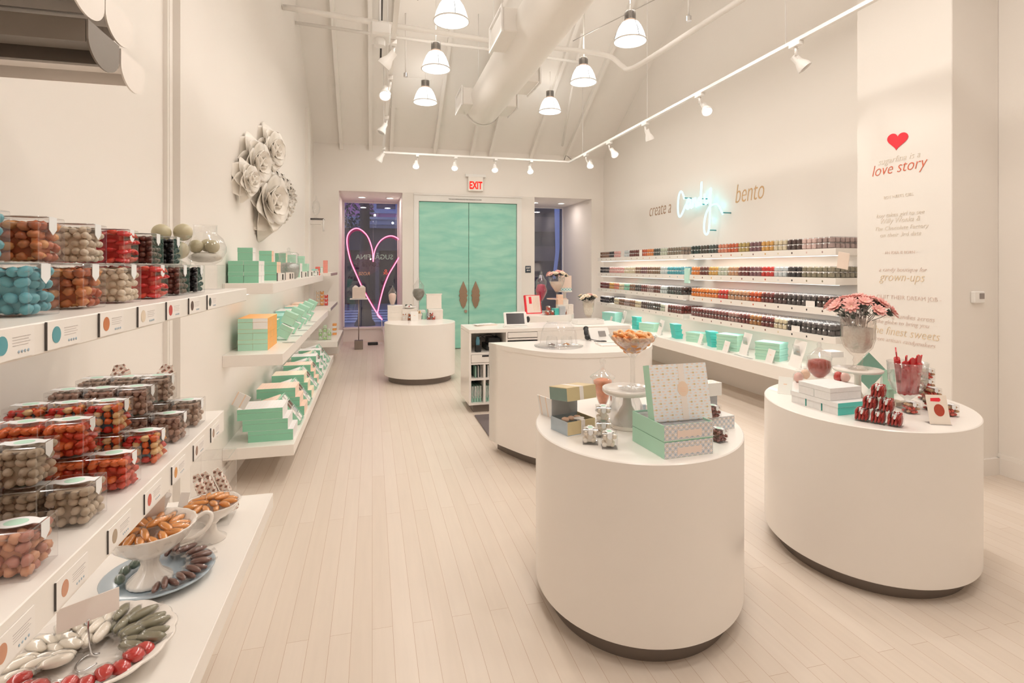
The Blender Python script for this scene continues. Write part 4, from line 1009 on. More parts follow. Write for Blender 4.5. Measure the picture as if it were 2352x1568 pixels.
for i, (y, pm, lb, s) in enumerate(stk):
    for l in range(3):
        gift('gift_box', '%s gift box, %s of three on the low left shelf' % (lb, ('bottom', 'middle', 'top')[l]), 'gift box', (.295 * s, .24 * s, .078 * s), six(pm, mint, pm), (-.695 - .035 * l * s, y, zl + l * .0785 * s), 0, 'stacked gift boxes on the low left shelf')
for i, y in enumerate((4.61, 5.24, 5.86, 6.43, 6.98, 7.5)):
    open_box('open gift box with compartments, leaning behind %s stack of low left shelf' % ORD[i], (-.565, y, zl), (ppr, wpr, wpr, wpr, cpr, wpr)[i], 'open gift boxes on the low left shelf', .92)
for i, y in enumerate((4.45, 5.1, 5.75, 6.3, 6.85)):
    t = thing('clear_display_block', '%s clear sign block near the edge of the low left shelf' % ORD[i], 'sign holder', (-.575, y + .27, zl), group='clear sign blocks on the low left shelf')
    MB().box((-.035, -.018, 0), (.035, .018, .012), ch=.002).build('block', acre, t)
tag(MB().box((-.05, -.002, 0), (.05, .002, .11)).build('leaning_card', wpr, loc=(-.90, 4.10, .54), rot=(.3, .5, 0)), 'square white card leaning high behind the nearest gift box stack', 'card')
# --- far left unit
am = [mat('amber_box', (.86, .38, .12), .3, noise=.2, nscale=40), mat('red_box', (.76, .08, .06), .3, noise=.2, nscale=40), mat('clear_amber_box', (.82, .66, .50), .3, noise=.2, nscale=40), mat('lime_box', (.45, .70, .32), .3, noise=.2, nscale=40), mat('pale_lime_box', (.66, .80, .58), .3, noise=.15, nscale=40)]
def tiny(x, y, z, mt, label, grp, s=.055, rz=0.0):
    k = ('tiny', mt.name, s)
    if k not in GB:
        t = thing('small_cube_box', label, 'candy box', (x, y, z), rz, grp)
        MB().box((-s * .46, -s * .46, .002), (s * .46, s * .46, s * .92), ch=.005).build('filling', mt, t)
        MB().box((-s / 2, -s / 2, 0), (s / 2, s / 2, s), ch=.001).build('case', acry, t)
        MB().box((-s * .12, -s / 2 - .001, s * .65), (s * .12, -s / 2, s)).build('sticker', stick, t)
        GB[k] = t; return t
    return dup(GB[k], (x, y, z), rz, label, grp)
for l in range(4):
    for k in range(3):
        if k == 2 and l == 3: continue
        tiny(-.80 + k * .06, 8.75, .92 + l * .056, am[(2, 0, 1)[k]], '%s cube, %s up, at the middle far left shelf' % (('pale', 'orange', 'red')[k], ORD[l]), 'orange and red cubes on the far left unit')
for l in range(4):
    for k in range(3):
        if (l, k) in ((3, 0), (3, 2)): continue
        tiny(-.74 + k * .062, 8.50, .43 + l * .056, am[3] if (k + l) % 2 else am[4], '%s green cube, %s up, %s column, low far left shelf' % (('pale', 'lime')[(k + l) % 2], ORD[l], ('wall', 'middle', 'aisle')[k]), 'green cubes on the far left unit')
for l in range(5):
    tag(MB().box((-.03, -.05, 0), (.03, .05, .035), ch=.002).build('red_striped_box', (am[0], white)[l % 2], loc=(-.58, 9.1, .43 + .036 * l)), '%s flat box, %s up in the low stack by window bay' % (('orange', 'white')[l % 2], ORD[l]), 'box', 'orange and white flat boxes')
for i in range(4):
    tag(MB().box((-.04, -.03, 0), (.04, .03, .05 + .012 * i), ch=.002).build('small_carton', (white, teal_l, white, mint_l)[i], loc=(-.80 + .0 * i, 8.5 + .28 * i, 1.42)), 'small %s carton on top far left shelf, %s from camera' % (('white', 'teal', 'white', 'mint')[i], ORD[i]), 'carton', 'cartons on the top far left shelf')
for i in range(3):
    tag(MB().box((-.03, -.03, 0), (.03, .03, .06), ch=.002).build('red_carton', mat('coral_carton', (.88, .34, .28), .5, noise=.1), loc=(-.66, 8.35, 1.42 + .061 * i)), 'coral carton, %s of three stacked on the top far left shelf' % ('bottom', 'middle', 'top')[i], 'carton', 'coral carton stack')
# jar on the bracket shelf
t = thing('apothecary_jar', 'slim empty glass jar with pointed lid on the bracket shelf', 'glass jar', (WL + .12, 9.11, 2.27))
MB().lathe([(1e-4, 0), (.045, 0), (.045, .006), (.012, .02), (.012, .05), (.05, .10), (.062, .17), (.05, .23), (.052, .24)], 28).build('glass', glass, t)
MB().lathe([(.055, .24), (.045, .26), (.012, .30), (.016, .32), (.008, .35), (1e-4, .36)], 28).build('lid', glass, t)
# ================================================================ right wall: small candy boxes
def rgb(*c): return tuple(x / 255 for x in c)
SCOL = {'dark brown': (.09, .05, .045), 'charcoal': (.085, .075, .075), 'maroon': (.19, .045, .04), 'black': (.03, .027, .03), 'taupe': (.30, .21, .16), 'red': (.66, .04, .03), 'orange': (.80, .25, .05), 'amber': (.72, .40, .10),
        'salmon': (.78, .28, .18), 'red orange': (.66, .12, .04), 'olive gold': (.50, .38, .12), 'purple brown': (.24, .12, .13), 'pink': (.84, .45, .42), 'pale blue': (.66, .72, .74), 'blue': (.10, .42, .52), 'cream': (.82, .68, .48),
        'olive grey': (.30, .27, .19), 'pale green': (.62, .64, .52), 'pink and white': (.80, .56, .52), 'pinkish grey': (.45, .33, .31), 'mauve brown': (.36, .20, .18), 'amber brown': (.42, .20, .07), 'multicoloured': (.58, .32, .18), 'teal green': (.30, .68, .52), 'brown': (.28, .15, .09)}
def smat(c): return mat('s_' + c.replace(' ', '_'), SCOL[c], .3, noise=.35 if c in ('multicoloured', 'pink and white', 'pinkish grey', 'pale green', 'cream') else .22, nscale=70, coat=.2)
SB = .0545
def small_box_into(m, T, ci, wm, am_, tab='x'):
    h = SB / 2
    m.box((-h + .003, -h + .003, .001), (h - .003, h - .003, SB - .006), m=ci, T=T, ch=.009)
    m.box((-h + .004, -.008, SB - .0006), (h - .004, .008, SB + .0004), m=wm, T=T)
    m.box((-h - .0008, -.0075, SB - .014), (-h - .0002, .0075, SB), m=wm, T=T)
    m.box((-h, -h, 0), (h, h, SB), m=am_, T=T, ch=.0008)
SM_ = {}
def small(c, loc, label, grp):
    if c not in SM_:
        m = MB(); small_box_into(m, Matrix.Identity(4), 0, 1, 2); SM_[c] = m.data('small_candy_box', [smat(c), stick, acry])
    o = bpy.data.objects.new('small_candy_box', SM_[c]); COL.objects.link(o); o.location = loc
    return tag(o, label, 'small candy box', grp)
NEAR = [['pinkish grey', 'pink and white', 'dark brown', 'cream', 'amber', 'purple brown', 'olive gold', 'red orange', 'salmon', 'charcoal', 'dark brown', 'black'],
        ['olive grey', 'olive grey', 'black', 'pale blue', 'red', 'purple brown', 'maroon', 'multicoloured', 'pale green', 'amber', 'maroon', 'orange'],
        ['dark brown', 'charcoal', 'charcoal', 'dark brown', 'maroon', 'red orange', 'multicoloured', 'multicoloured', 'red', 'orange', 'orange', 'orange'],
        ['charcoal', 'charcoal', 'black', 'cream', 'maroon', 'amber brown', 'maroon', 'mauve brown', 'maroon', 'maroon', 'maroon', 'maroon']]
FAR = [['taupe', 'taupe', 'pale green', 'charcoal', 'orange', 'red orange', 'maroon', 'maroon', 'pale blue', 'pale blue', 'pink', 'black', 'brown', 'brown'],
       ['blue', 'blue', 'pale blue', 'brown', 'brown', 'purple brown', 'brown', 'cream', 'cream', 'pink', 'pink', 'pink', 'black', 'black'],
       ['charcoal', 'charcoal', 'pale blue', 'maroon', 'pinkish grey', 'maroon', 'charcoal', 'brown', 'teal green', 'cream', 'salmon', 'amber', 'maroon', 'maroon'],
       ['maroon', 'maroon', 'pale green', 'dark brown', 'charcoal', 'dark brown', 'cream', 'brown', 'pinkish grey', 'brown', 'cream', 'pale blue', 'black', 'black']]
RN = ('top', 'second', 'third', 'fourth')
FX = RX + .006 + SB / 2
PIT = .0622
Y0N = 4.10
stuffs = {}
for r in range(4):
    zt = RZ[r] + .03
    for fi, c in enumerate(NEAR[r]):
        for q in range(3):
            sl = fi * 3 + q; y = Y0N + sl * PIT + (fi // 1) * .004
            for l in range(2):
                if r == 3 and l == 0 and sl in (6, 7): continue
                if r == 2 and l == 0 and sl in (3, 4): continue
                jx = random.uniform(-.002, .002) + .004 * l
                small(c, (FX + jx, y + .03, zt + l * (SB + .0006)), 'small %s candy box, %s layer, %s from the pillar end, %s shelf' % (c, ('lower', 'upper')[l], ORD[sl], RN[r]), 'small candy boxes on the %s shelf by the pillar' % RN[r])
            for d in range(1, 6):
                for l in range(2): stuffs.setdefault(('near', r), []).append((c, FX + d * (SB + .001), y + .03, zt + l * (SB + .0006)))
        t = MB().prism([(.0085 * math.cos(2 * PI * k / 14), .0105 * math.sin(2 * PI * k / 14)) for k in range(14)], 0, .0012, T=Tm((0, Y0N + fi * (PIT * 3 + .004) + .10 - 4.05, .032)) @ Matrix(((0, 0, -1, 0), (1, 0, 0, 0), (0, 1, 0, 0), (0, 0, 0, 1)))).build('price_dot', smat(c), RS['near', r])
    for fi, c in enumerate(FAR[r]):
        for q in range(3):
            y = 6.60 + (fi * 3 + q) * .0655
            if (r, fi) in ((0, 9), (3, 11)): continue
            for d in range(6 if fi < 1 or r > 1 else 1):
                for l in range(2): stuffs.setdefault(('far', r), []).append((c, FX + d * (SB + .001) + .004 * l, y + .03, zt + l * (SB + .0006)))
        MB().prism([(.0075 * math.cos(2 * PI * k / 12), .0095 * math.sin(2 * PI * k / 12)) for k in range(12)], 0, .0012, T=Tm((0, 6.60 + fi * .1965 + .09 - 6.56, .032)) @ Matrix(((0, 0, -1, 0), (1, 0, 0, 0), (0, 1, 0, 0), (0, 0, 0, 1)))).build('price_dot', smat(c), RS['far', r])
m = MB(); mts = []
for (u, r), L in stuffs.items():
    for c, x, y, z in L:
        q = smat(c)
        if q not in mts: mts.append(q)
wi = len(mts)
for (u, r), L in stuffs.items():
    if u == 'near' and r < 2: L = [b for b in L if b[2] < 4.25]
    for c, x, y, z in L: small_box_into(m, Tm((x, y, z)), mts.index(smat(c)), wi, wi + 1)
tag(m.build('small_candy_boxes', mts + [stick, acry]), 'densely packed small candy boxes of the window-end unit and behind the front boxes', 'small candy boxes', kind='stuff')
# blank cards standing in the gaps
for (x, y, z, w, h, lb) in ((RX + .01, Y0N + 6 * PIT + .07, RZ[3] + .03, .11, .055, 'white card filling the gap on the fourth shelf by the pillar'), (RX + .01, Y0N + 3 * PIT + .07, RZ[2] + .03, .11, .055, 'white card filling the gap on the third shelf by the pillar'),
        (RX + .0, 7.75, RZ[0] + .03, .09, .10, 'tall white card among red boxes on the top shelf, window end'), (RX + .0, 6.98, RZ[3] + .03, .07, .10, 'white card beside dark boxes on the fourth shelf, window end')):
    tag(MB().box((-.001, -w / 2, 0), (.002, w / 2, h)).build('shelf_card', paper, loc=(x, y, z)), lb, 'card')
tag(MB().box((-.015, -.05, 0), (.015, .05, .20), ch=.003).build('mint_dispenser', mat('mint_acrylic', (.55, .86, .76), .3, noise=.04), loc=(RX + .0, 6.45, 1.29)), 'mint green upright holder between the two right shelf units', 'holder')
tag(MB().box((-.04, -.002, 0), (.06, .002, .15), ch=.001).build('shelf_card', mat('pale_peach', (.90, .76, .66), .6, noise=.02), loc=(4.10, 4.02, 1.49), rot=(.15, .2, -1.3)), 'pale peach card leaning at the pillar end of the second shelf', 'card')

# ---------------------------------------------------------------- base shelf: teal stacks and white placards
def stack3(y, x, rz, ms, lb, size=(.20, .26, .062), n=3, dx=0.0):
    for l in range(n):
        gift('gift_box', '%s of %s' % (('bottom box', 'middle box', 'top box', 'topmost box')[l], lb), 'gift box', size, ms, (x + dx * l, y, BRZ + l * (size[2] + .0015)), rz, 'teal gift boxes on the right base shelf')
L6 = lambda a, b: (b, b, a, b, a, a)
stack3(4.93, 4.12, .45, (teal_l, teal_l, teal_l, teal_l, teal_l, mint_l), 'pale teal stack nearest the pillar on base shelf')
stack3(5.62, 4.13, .45, (teal_l, teal_l, mint_l, teal_l, teal_l, mint_l), 'pale teal stack second from pillar on base shelf')
stack3(5.92, 4.10, -.25, (teal, teal, teal, teal, teal, teal), 'small saturated teal stack beside second pale stack', (.10, .16, .062), 3, -.012)
stack3(6.35, 4.16, .35, (teal_l, teal_l, mint_l, teal, teal, mint_l), 'low two-tone teal stack in middle of base shelf', (.18, .24, .062), 2)
stack3(6.75, 4.10, -.2, (teal, teal, teal, teal, teal, teal), 'small saturated teal stack in middle of base shelf', (.10, .18, .065), 3, -.012)
stack3(7.6, 4.16, .35, (teal_l, teal_l, mint_l, teal_l, teal, mint_l), 'low pale stack past the middle of base shelf', (.2, .3, .062), 2)
stack3(7.9, 4.08, .0, (teal, teal, teal, teal, teal, teal), 'narrow bright teal stack toward window end of base shelf', (.09, .16, .065), 3, .0)
stack3(8.9, 4.12, .4, (teal_l, teal_l, teal_l, teal_l, teal_l, teal_l), 'pale teal stack at the window end of base shelf', (.2, .3, .062), 3)
def placard(label, x, y, w, h, z=BRZ, tilt=.28, rz=-PI / 2 - .25, mt=None, grp='white placards on the right base shelf'):
    t = thing('placard', label, 'placard', (x, y, z), group=grp); t.rotation_euler = (0, 0, rz)
    T = Tm((0, 0, 0), (-tilt, 0, 0))
    MB().box((-w / 2, -.002, 0), (w / 2, .002, h), T=T, ch=.0008).build('card', mt or paper, t)
    MB().box((-w * .3, 0, 0), (w * .3, .0015, h * .8), T=Tm((0, h * .0 + .045, 0), (.12, 0, 0))).build('easel_back', acre, t)
    MB().box((-w * .12, -.0028, h * .55), (w * .12, -.0022, h * .6), T=T).build('printed_line', peach, t)
    return t
placard('tall white placard nearest the pillar on base shelf', 4.02, 4.50, .22, .27)
placard('small white card beside the nearest teal stack on base shelf', 3.96, 4.78, .15, .14)
placard('tall white placard second from the pillar on base shelf', 4.03, 5.28, .20, .25)
placard('small white card in front of second teal stack on base shelf', 3.96, 5.50, .15, .13)
placard('white placard by the two-tone stack on base shelf', 4.03, 6.12, .12, .14)
placard('white placard in the middle of base shelf', 4.04, 7.15, .20, .22)
placard('white placard near the window end of base shelf', 4.03, 8.35, .2, .26)
placard('small white card near the window end of base shelf', 3.97, 8.68, .16, .14)
tag(MB().box((-.16, -.01, 0), (.16, .01, .008)).build('clear_strip', acre, loc=(3.94, 5.15, BRZ), rot=(0, 0, 1.5)), 'clear strip label lying along the base shelf edge', 'label holder')
t = thing('display_stand', 'small clear riser with white box at the pillar end of base shelf', 'riser', (4.1, 4.12, BRZ))
MB().box((-.08, -.08, 0), (.08, .08, .16), m=[0, 0, 0, 0, 0, 0, 1], ch=.002).build('riser', [acry, acre], t)
tag(MB().box((-.07, -.06, 0), (.07, .06, .05), ch=.001).build('white_box', wpr, loc=(4.1, 4.12, BRZ + .162)), 'white box with teal edge on the clear riser', 'box')

# ---------------------------------------------------------------- wall lettering and neon
tn = mat('lettering_bronze', (.42, .25, .15), .5, noise=.05); tg = mat('lettering_gold', (.66, .43, .22), .5, noise=.05)
tr = mat('lettering_rose', (.74, .16, .08), .5, noise=.05); tp = mat('lettering_pale', (.84, .76, .66), .6, noise=.03); tpk = mat('lettering_blush', (.80, .65, .58), .6, noise=.03); tgd = mat('lettering_pale_gold', (.80, .64, .44), .5, noise=.04)
def wtext(body, size, m, y, z, parent, x=WR - .002, sx=.8, sh=.28, off=-.004, al='LEFT', sp=1.0):
    return text('lettering', body, size, m, parent, (x, y, z), (PI / 2, 0, -PI / 2), shear=sh, off=off, align=al, sx=sx, space=sp)
t = thing('vinyl_lettering', 'slim italic words create a on the right wall before the neon', 'lettering', (0, 0, 0)); wtext('create a', .30, tn, 8.13, 2.335, t, sx=.70)
t = thing('vinyl_lettering', 'slim italic word bento on the right wall after the neon', 'lettering', (0, 0, 0)); wtext('bento', .34, tg, 5.94, 2.305, t, sx=.66)
nx = 4.31
def npx(x, y): return gx(1440 + x / 5.88, 360 + y / 5.88, nx)
def npath(pp, n=6): return [(nx, *npx(*p)) for p in pp]
t = thing('neon_sign', 'glowing pale blue handwritten neon word Candy on the right wall', 'neon sign', (0, 0, 0))
words = [[(775, 570), (765, 530), (745, 480), (725, 470), (703, 520), (690, 620), (690, 740), (708, 808), (735, 785), (765, 720), (795, 650), (830, 600), (850, 575)],
         [(850, 575), (825, 570), (805, 640), (812, 700), (835, 690), (855, 610), (858, 580), (855, 660), (870, 690), (885, 620), (890, 560), (888, 680), (905, 590), (925, 560), (930, 660), (945, 670)],
         [(1000, 560), (975, 555), (955, 600), (958, 650), (978, 650), (995, 590), (1003, 480), (1008, 340), (1000, 470), (996, 620), (1010, 650)],
         [(1050, 500), (1048, 580), (1062, 635), (1085, 620), (1110, 540), (1133, 425), (1128, 560), (1122, 700), (1118, 860), (1105, 990), (1078, 1048), (1050, 1020), (1042, 930), (1060, 800), (1100, 700), (1150, 650), (1200, 638), (1240, 660), (1270, 720), (1295, 775)]]
for p in words: MB().tube(smooth_path(npath(p), 6), .013, 8).build('tube', blueneon, t)
for (x, y) in ((778, 555), (1018, 565), (993, 640), (1302, 755), (1105, 990)):
    a = npx(x, y); MB().tube([(nx, *a), (WR, *a)], .008, 6).build('standoff', mat('teal_standoff', (.03, .30, .34), .4, noise=.03), t)
for (x, y) in ((720, 640), (860, 640), (1000, 500), (1110, 600), (1080, 850), (1210, 650)):
    a = npx(x, y); lamp('neon_light', 'POINT', (nx + .06, *a), .09, (.05, .80, 1.0), shadow_soft_size=.06)

PX = 3.978
t = thing('pillar_lettering', 'red heart and pale story lettering down the white pillar', 'lettering', (0, 0, 0))
hc = gx(2061, 322, PX)
T = Matrix(((0, 0, -1, PX), (-1, 0, 0, hc[0]), (0, 1, 0, hc[1]), (0, 0, 0, 1)))
MB().prism([(x * .088, y * .074) for x, y in reversed(heart(48))], 0, .002, T=T @ Matrix.Rotation(-.12, 4, 'Z')).build('heart_emblem', red, t)
def ptext(body, u0, v0, u1, v1, m, sx=1.0, sh=.3, off=-.0016, k=1.0):
    """a line of lettering whose baseline runs between two points of the pillar face"""
    a = gx(u0, v0, PX); b = gx(u1, v1, PX); w = abs(a[0] - b[0]); 
    o = wtext(body, .1, m, a[0], (a[1] + b[1]) / 2, t, x=PX, sx=1, sh=sh, off=off, al='LEFT')
    o.parent = t; bb = max(v.co.x for v in o.data.vertices) - min(v.co.x for v in o.data.vertices)
    f = w / bb; o.scale = (f, f * k, 1); return o
ptext('sugarfina is a', 2016, 378, 2112, 362, tp)
ptext('love story', 2001, 407, 2127, 383, tr, off=-.0016, k=1.15)
ptext('BOY MEETS GIRL', 2029, 458, 2098, 448, tp, sh=0)
ptext('boy takes girl to see', 2012, 500, 2122, 491, tp)
ptext('Willy Wonka &', 2020, 514, 2110, 507, tp, k=1.1)
ptext('The Chocolate Factory', 2008, 530, 2130, 523, tp)
ptext('on their 3rd date', 2020, 545, 2114, 540, tp)
ptext('- AN IDEA IS BORN -', 2027, 584, 2106, 581, tpk, sh=0)
ptext('a candy boutique for', 2018, 624, 2128, 623, tpk)
ptext('grown-ups', 2020, 646, 2124, 645, tgd, k=1.15)
ptext('- QUIT THEIR DREAM JOB -', 2006, 685, 2161, 692, tpk, sh=0)
ptext('sampling candies across', 2008, 729, 2146, 736, tpk)
ptext('the globe to bring you', 2012, 743, 2132, 751, tpk)
ptext('the finest sweets', 2000, 766, 2155, 780, tgd, k=1.15)
ptext('from artisan candymakers', 2006, 780, 2147, 799, tpk)

# ---------------------------------------------------------------- heart neon, window lettering, stand
hy = 11.32
def hpt(x, y): p = gy(740 + x / 7.125, 420 + y / 7.125, hy); return (p[0], hy, p[1])
hp = [(835, 1290), (825, 1130), (795, 1000), (740, 870), (650, 775), (560, 742), (475, 775), (420, 850), (405, 950), (420, 1090), (470, 1290), (560, 1500), (640, 1680), (740, 1870), (870, 2090), (985, 2240)]
hp2 = [(835, 1290), (845, 1180), (880, 1060), (950, 950), (1040, 885), (1130, 865), (1210, 890), (1265, 935), (1315, 1010), (1320, 1110), (1280, 1180), (1190, 1330), (1090, 1500), (1010, 1700), (955, 1900), (920, 2060), (905, 2160), (985, 2240)]
t = thing('neon_heart', 'large pink neon heart outline hanging in the left window', 'neon sign', (0, 0, 0))
MB().tube(smooth_path([hpt(*p) for p in hp], 6), .008, 10).tube(smooth_path([hpt(*p) for p in hp2], 6), .008, 10).build('tube', pinkcore, t)
m = MB()
for P in (hp, hp2):
    q = [hpt(*p) for p in P]; q = [(a, b + .012, c) for a, b, c in q]; m.tube(smooth_path(q, 6), .014, 10)
m.build('colour_tube', pinkneon, t)
b = hpt(975, 2250)
MB().tube(smooth_path([b, (b[0] + .01, hy, b[2] - .2), (b[0] + .03, hy, .3), (b[0] + .05, 11.0, .02)], 6), .008, 6).build('cable', white, t)
MB().tube([hpt(835, 1260), (hpt(835, 1260)[0], hy, HL)], .0015, 4).build('hanging_wire', silver, t)
lamp('neon_light', 'POINT', (-.1, hy - .15, 1.6), .5, (1, .15, .3), shadow_soft_size=.3)
t = thing('window_lettering', 'mirrored mint and gold shop name on the left window glass', 'lettering', (0, 0, 0))
def wl(body, u0, u1, v, mt, off=.001):
    a = gy(u0, v, YG - .003); b = gy(u1, v, YG - .003); w = b[0] - a[0]
    o = text('lettering', body, .1, mt, t, (b[0], YG - .003, a[1]), (PI / 2, 0, PI), off=off, align='LEFT')
    bb = max(q.co.x for q in o.data.vertices) - min(q.co.x for q in o.data.vertices); o.scale = (w / bb,) * 2 + (1,)
wl('SUG\u0100RFINA', 817, 903, 595, mat('mint_vinyl', (.36, .60, .50), .5, noise=.04, emit=0))
wl('LOVES', 832, 872, 612, mat('faint_vinyl', (.10, .10, .10), .5, noise=.04))
wl('ROSE', 824, 850, 632, mat('gold_vinyl', (.60, .44, .25), .5, noise=.04))
wl('&', 880, 891, 630, mat('coral_vinyl', (.70, .22, .14), .5, noise=.04))
sx_, sy_ = gz(824, 801, 0)
t = thing('pedestal_stand', 'slim metal pole stand with square block base beside the heart window', 'display stand', (sx_, sy_, 0))
MB().box((-.075, -.075, 0), (.075, .075, .16), ch=.003).build('base', mat('bronze_grey', (.30, .25, .22), .35, metal=.6, noise=.06), t)
MB().tube([(0, 0, .16), (0, 0, .915)], .009, 8).build('pole', mat('bronze_grey2', (.42, .36, .33), .35, metal=.6, noise=.04), t)
MB().box((-.155, -.12, .915), (.155, .12, .932), ch=.002).build('tray', white, t)
t = thing('scalloped_box', 'pale box with scalloped paper top on the pole stand', 'box', (sx_ + .005, sy_, .934))
MB().box((-.115, -.09, 0), (.115, .09, .20), ch=.002).build('box', mat('blush_card', (.80, .68, .60), .6, noise=.03), t)
m = MB()
for s in (-1, 1): m.prism([(s * .005, .20), (s * .10, .20), (s * .10, .215), (s * .07, .238), (s * .04, .235)][::s], -.001, .001, T=Tm((0, -.03, 0), (PI / 2, 0, 0)))
m.build('paper_wings', paper, t)
t = thing('power_adapter', 'black power adapter with cord on the floor in the window bay', 'power adapter', (*gz(857, 792, 0), 0))
MB().box((-.10, -.03, 0), (.09, .03, .055), ch=.006).build('case', black, t)
MB().tube(smooth_path([(.09, 0, .03), (.16, .05, .01), (.15, .25, .006), (.05, .5, .006)], 5), .005, 6).build('cord', white, t)
t = thing('small_device', 'tiny black device on the left corner of window ledge', 'device', (*gy(785, 750, 11.45)[:1], 11.45, .286))
MB().box((-.03, -.03, 0), (.03, .03, .02), ch=.004).build('case', black, t); MB().tube([(.03, 0, .01), (.08, .0, .02)], .003, 5).build('lead', black, t)

# ---------------------------------------------------------------- street outside
struct('street', MB().box((-14, YG + .1, -.12), (14, 40, -.01)), mat('asphalt', (.20, .22, .30), .8, noise=.15, nscale=3))
struct('sidewalk', MB().box((-14, YG + .06, -.011), (14, 14.9, 0)), mat('paving', (.34, .36, .46), .7, noise=.1, nscale=3))
m = MB()
for y in (15.6, 16.4, 17.3, 18.3, 19.4): m.box((-2.6, y, -.01), (2.6, y + .45, -.004))
tag(m.build('crosswalk', mat('crosswalk_paint', (.75, .85, .95), .7, noise=.1)), 'pale stripes of a crosswalk painted on the street outside', 'road marking')
BY = 23.0
t = thing('building', 'pink building with blue-framed windows across the street', 'building', (0, BY, 0))
MB().box((-7, 0, 3.50), (9, 4, 10)).build('upper_wall', mat('pink_stucco', (.80, .36, .60), .8, noise=.06, nscale=2), t)
MB().box((-7, -.5, 3.22), (9, 0, 3.44)).box((-7, -.35, 3.10), (9, 0, 3.22)).box((-7, -.6, 3.42), (9, 0, 3.52)).build('cornice', mat('blue_cornice', (.42, .48, .62), .7, noise=.05), t)
MB().box((-7, 0, 2.2), (9, 4, 3.50)).build('sign_band', mat('grey_band', (.13, .12, .14), .7, noise=.1), t)
MB().box((-7, .3, 0), (9, 4, 2.2)).build('shopfront', mat('shop_dark', (.045, .045, .055), .3, noise=.2), t)
for x in (-2.6, -1.3, .2, 1.9, 3.4): MB().box((x - .08, .1, 0), (x + .08, .3, 2.2)).build('post', mat('shop_post', (.16, .16, .20), .6, noise=.05), t)
for x in (.55, 1.75, 3.7, 6.4, -2.2):
    f = MB().box((x - .5, -.06, 3.8), (x + .5, 0, 3.9)).box((x - .5, -.06, 3.8), (x - .38, 0, 5.4)).box((x + .38, -.06, 3.8), (x + .5, 0, 5.4)).box((x - .62, -.1, 3.72), (x + .62, 0, 3.82)).build('window_frame', mat('blue_frame', (.50, .58, .75), .6, noise=.04), t)
    MB().box((x - .38, -.02, 3.9), (x + .38, 0, 5.4)).build('window_pane', mat('dusk_pane', (.10, .11, .15), .2, noise=.05), f)
px, py = gz(838, 747, 0)
t = thing('lamp_post', 'dark cast iron lamp post with flared base on the sidewalk outside', 'lamp post', (px, py, 0))
MB().lathe([(1e-4, 0), (.27, 0), (.27, 0), (.25, .08), (.19, .16), (.16, .42), (.155, .42), (.18, .46), (.15, .50), (.13, .55), (.12, 2.6), (.11, 5.5)], 20).build('post', mat('cast_iron', (.035, .035, .035), .5, noise=.1), t)
MB().ball((.0, 0, 5.6), .25, 16, 10).build('globe', glow('street_globe', (1, .85, .6), 2), t)
for i, (u, v, yy_) in enumerate(((861, 494, 22.2), (902, 512, 22.2), (851, 595, 20.5))):
    a = gy(u, v, yy_); t = thing('street_lantern', 'small round lit bulb across the street, %s' % ('upper beside the pink wall', 'under the cornice', 'low beside the lamp post')[i], 'street light', (a[0], yy_, a[1]))
    MB().ball((0, 0, 0), .045 if i < 2 else .03, 10, 8).build('globe', glow('bulb_white', (1, .93, .8), 5), t); MB().tube([(0, .03, .02), (0, BY - yy_ + (.3 if i == 2 else .0), .12)], .012, 6).build('arm', dark, t)
R = random.Random(3)
t = thing('street_tree', 'dark leafy tree outside at the left of the heart window', 'tree', (-1.2, 16.6, 0))
MB().tube([(0, 0, 0), (.05, .1, 2.2), (-.1, 0, 4.2)], [.16, .12, .06], 10).build('trunk', mat('bark', (.06, .045, .04), .9, noise=.2), t)
m = MB()
for k in range(2600):
    a, b = R.uniform(0, 2 * PI), math.acos(R.uniform(-1, 1)); rr = R.uniform(.55, 1) ** .5
    cx, cy_, cz, s = R.choice([(0, 0, 3.9, 1.2), (.5, -.2, 4.4, .9), (-.6, .2, 3.4, .9), (.55, .1, 3.2, .7), (.2, 0, 5.2, 1.1), (-.5, -.4, 4.9, 1.1)])
    p = Vector((cx + s * rr * math.sin(b) * math.cos(a), cy_ + s * rr * math.sin(b) * math.sin(a), cz + s * .8 * rr * math.cos(b)))
    d = Vector((R.uniform(-1, 1), R.uniform(-1, 1), R.uniform(-1, 1))).normalized() * .07; e2_ = d.orthogonal().normalized() * .035
    m.quad([tuple(p - d), tuple(p + e2_), tuple(p + d), tuple(p - e2_)], R.randrange(2))
m.build('foliage', [mat('leaf_dark', (.06, .08, .055), .6, noise=.1), mat('leaf_grey', (.16, .18, .15), .6, noise=.1)], t)
t = thing('building', 'dark building facade outside the right window', 'building', (6.0, 16, 0))
MB().box((-1.2, 0, 0), (4, 3, 8)).build('wall', mat('dark_facade', (.05, .045, .04), .6, noise=.2, nscale=1), t)
for z in (.8, 1.7, 2.6): MB().box((-1.2, -.08, z), (.5, 0, z + .45)).build('reflection_band', mat('reflection_brown', (.16, .12, .10), .6, noise=.1), t)  # brown bands imitate the shelving reflected in the right window
a, b = gy(1280, 476, 13.5), gy(1275, 640, 13.5)
tag(MB().prism([(a[0] - .09, a[1] + .4), (a[0] - .05, 1.9), (b[0] - .07, b[1]), (b[0] + .02, b[1]), (a[0] + .09, 2.2), (a[0] + .10, a[1] + .4)], -.01, .01, T=Tm((0, 13.5, 0), (PI / 2, 0, 0))).build('street_banner', mat('banner_blue', (.55, .68, .90), .6, noise=.05)), 'narrow pale blue banner hanging outside the right window', 'banner')
tag(MB().tube([(a[0] + .1, 13.5, 0), (a[0] + .1, 13.5, 4.2)], .04, 10).build('banner_pole', mat('cast_iron2', (.05, .05, .05), .5, noise=.1)), 'dark pole carrying the banner outside the right window', 'pole')

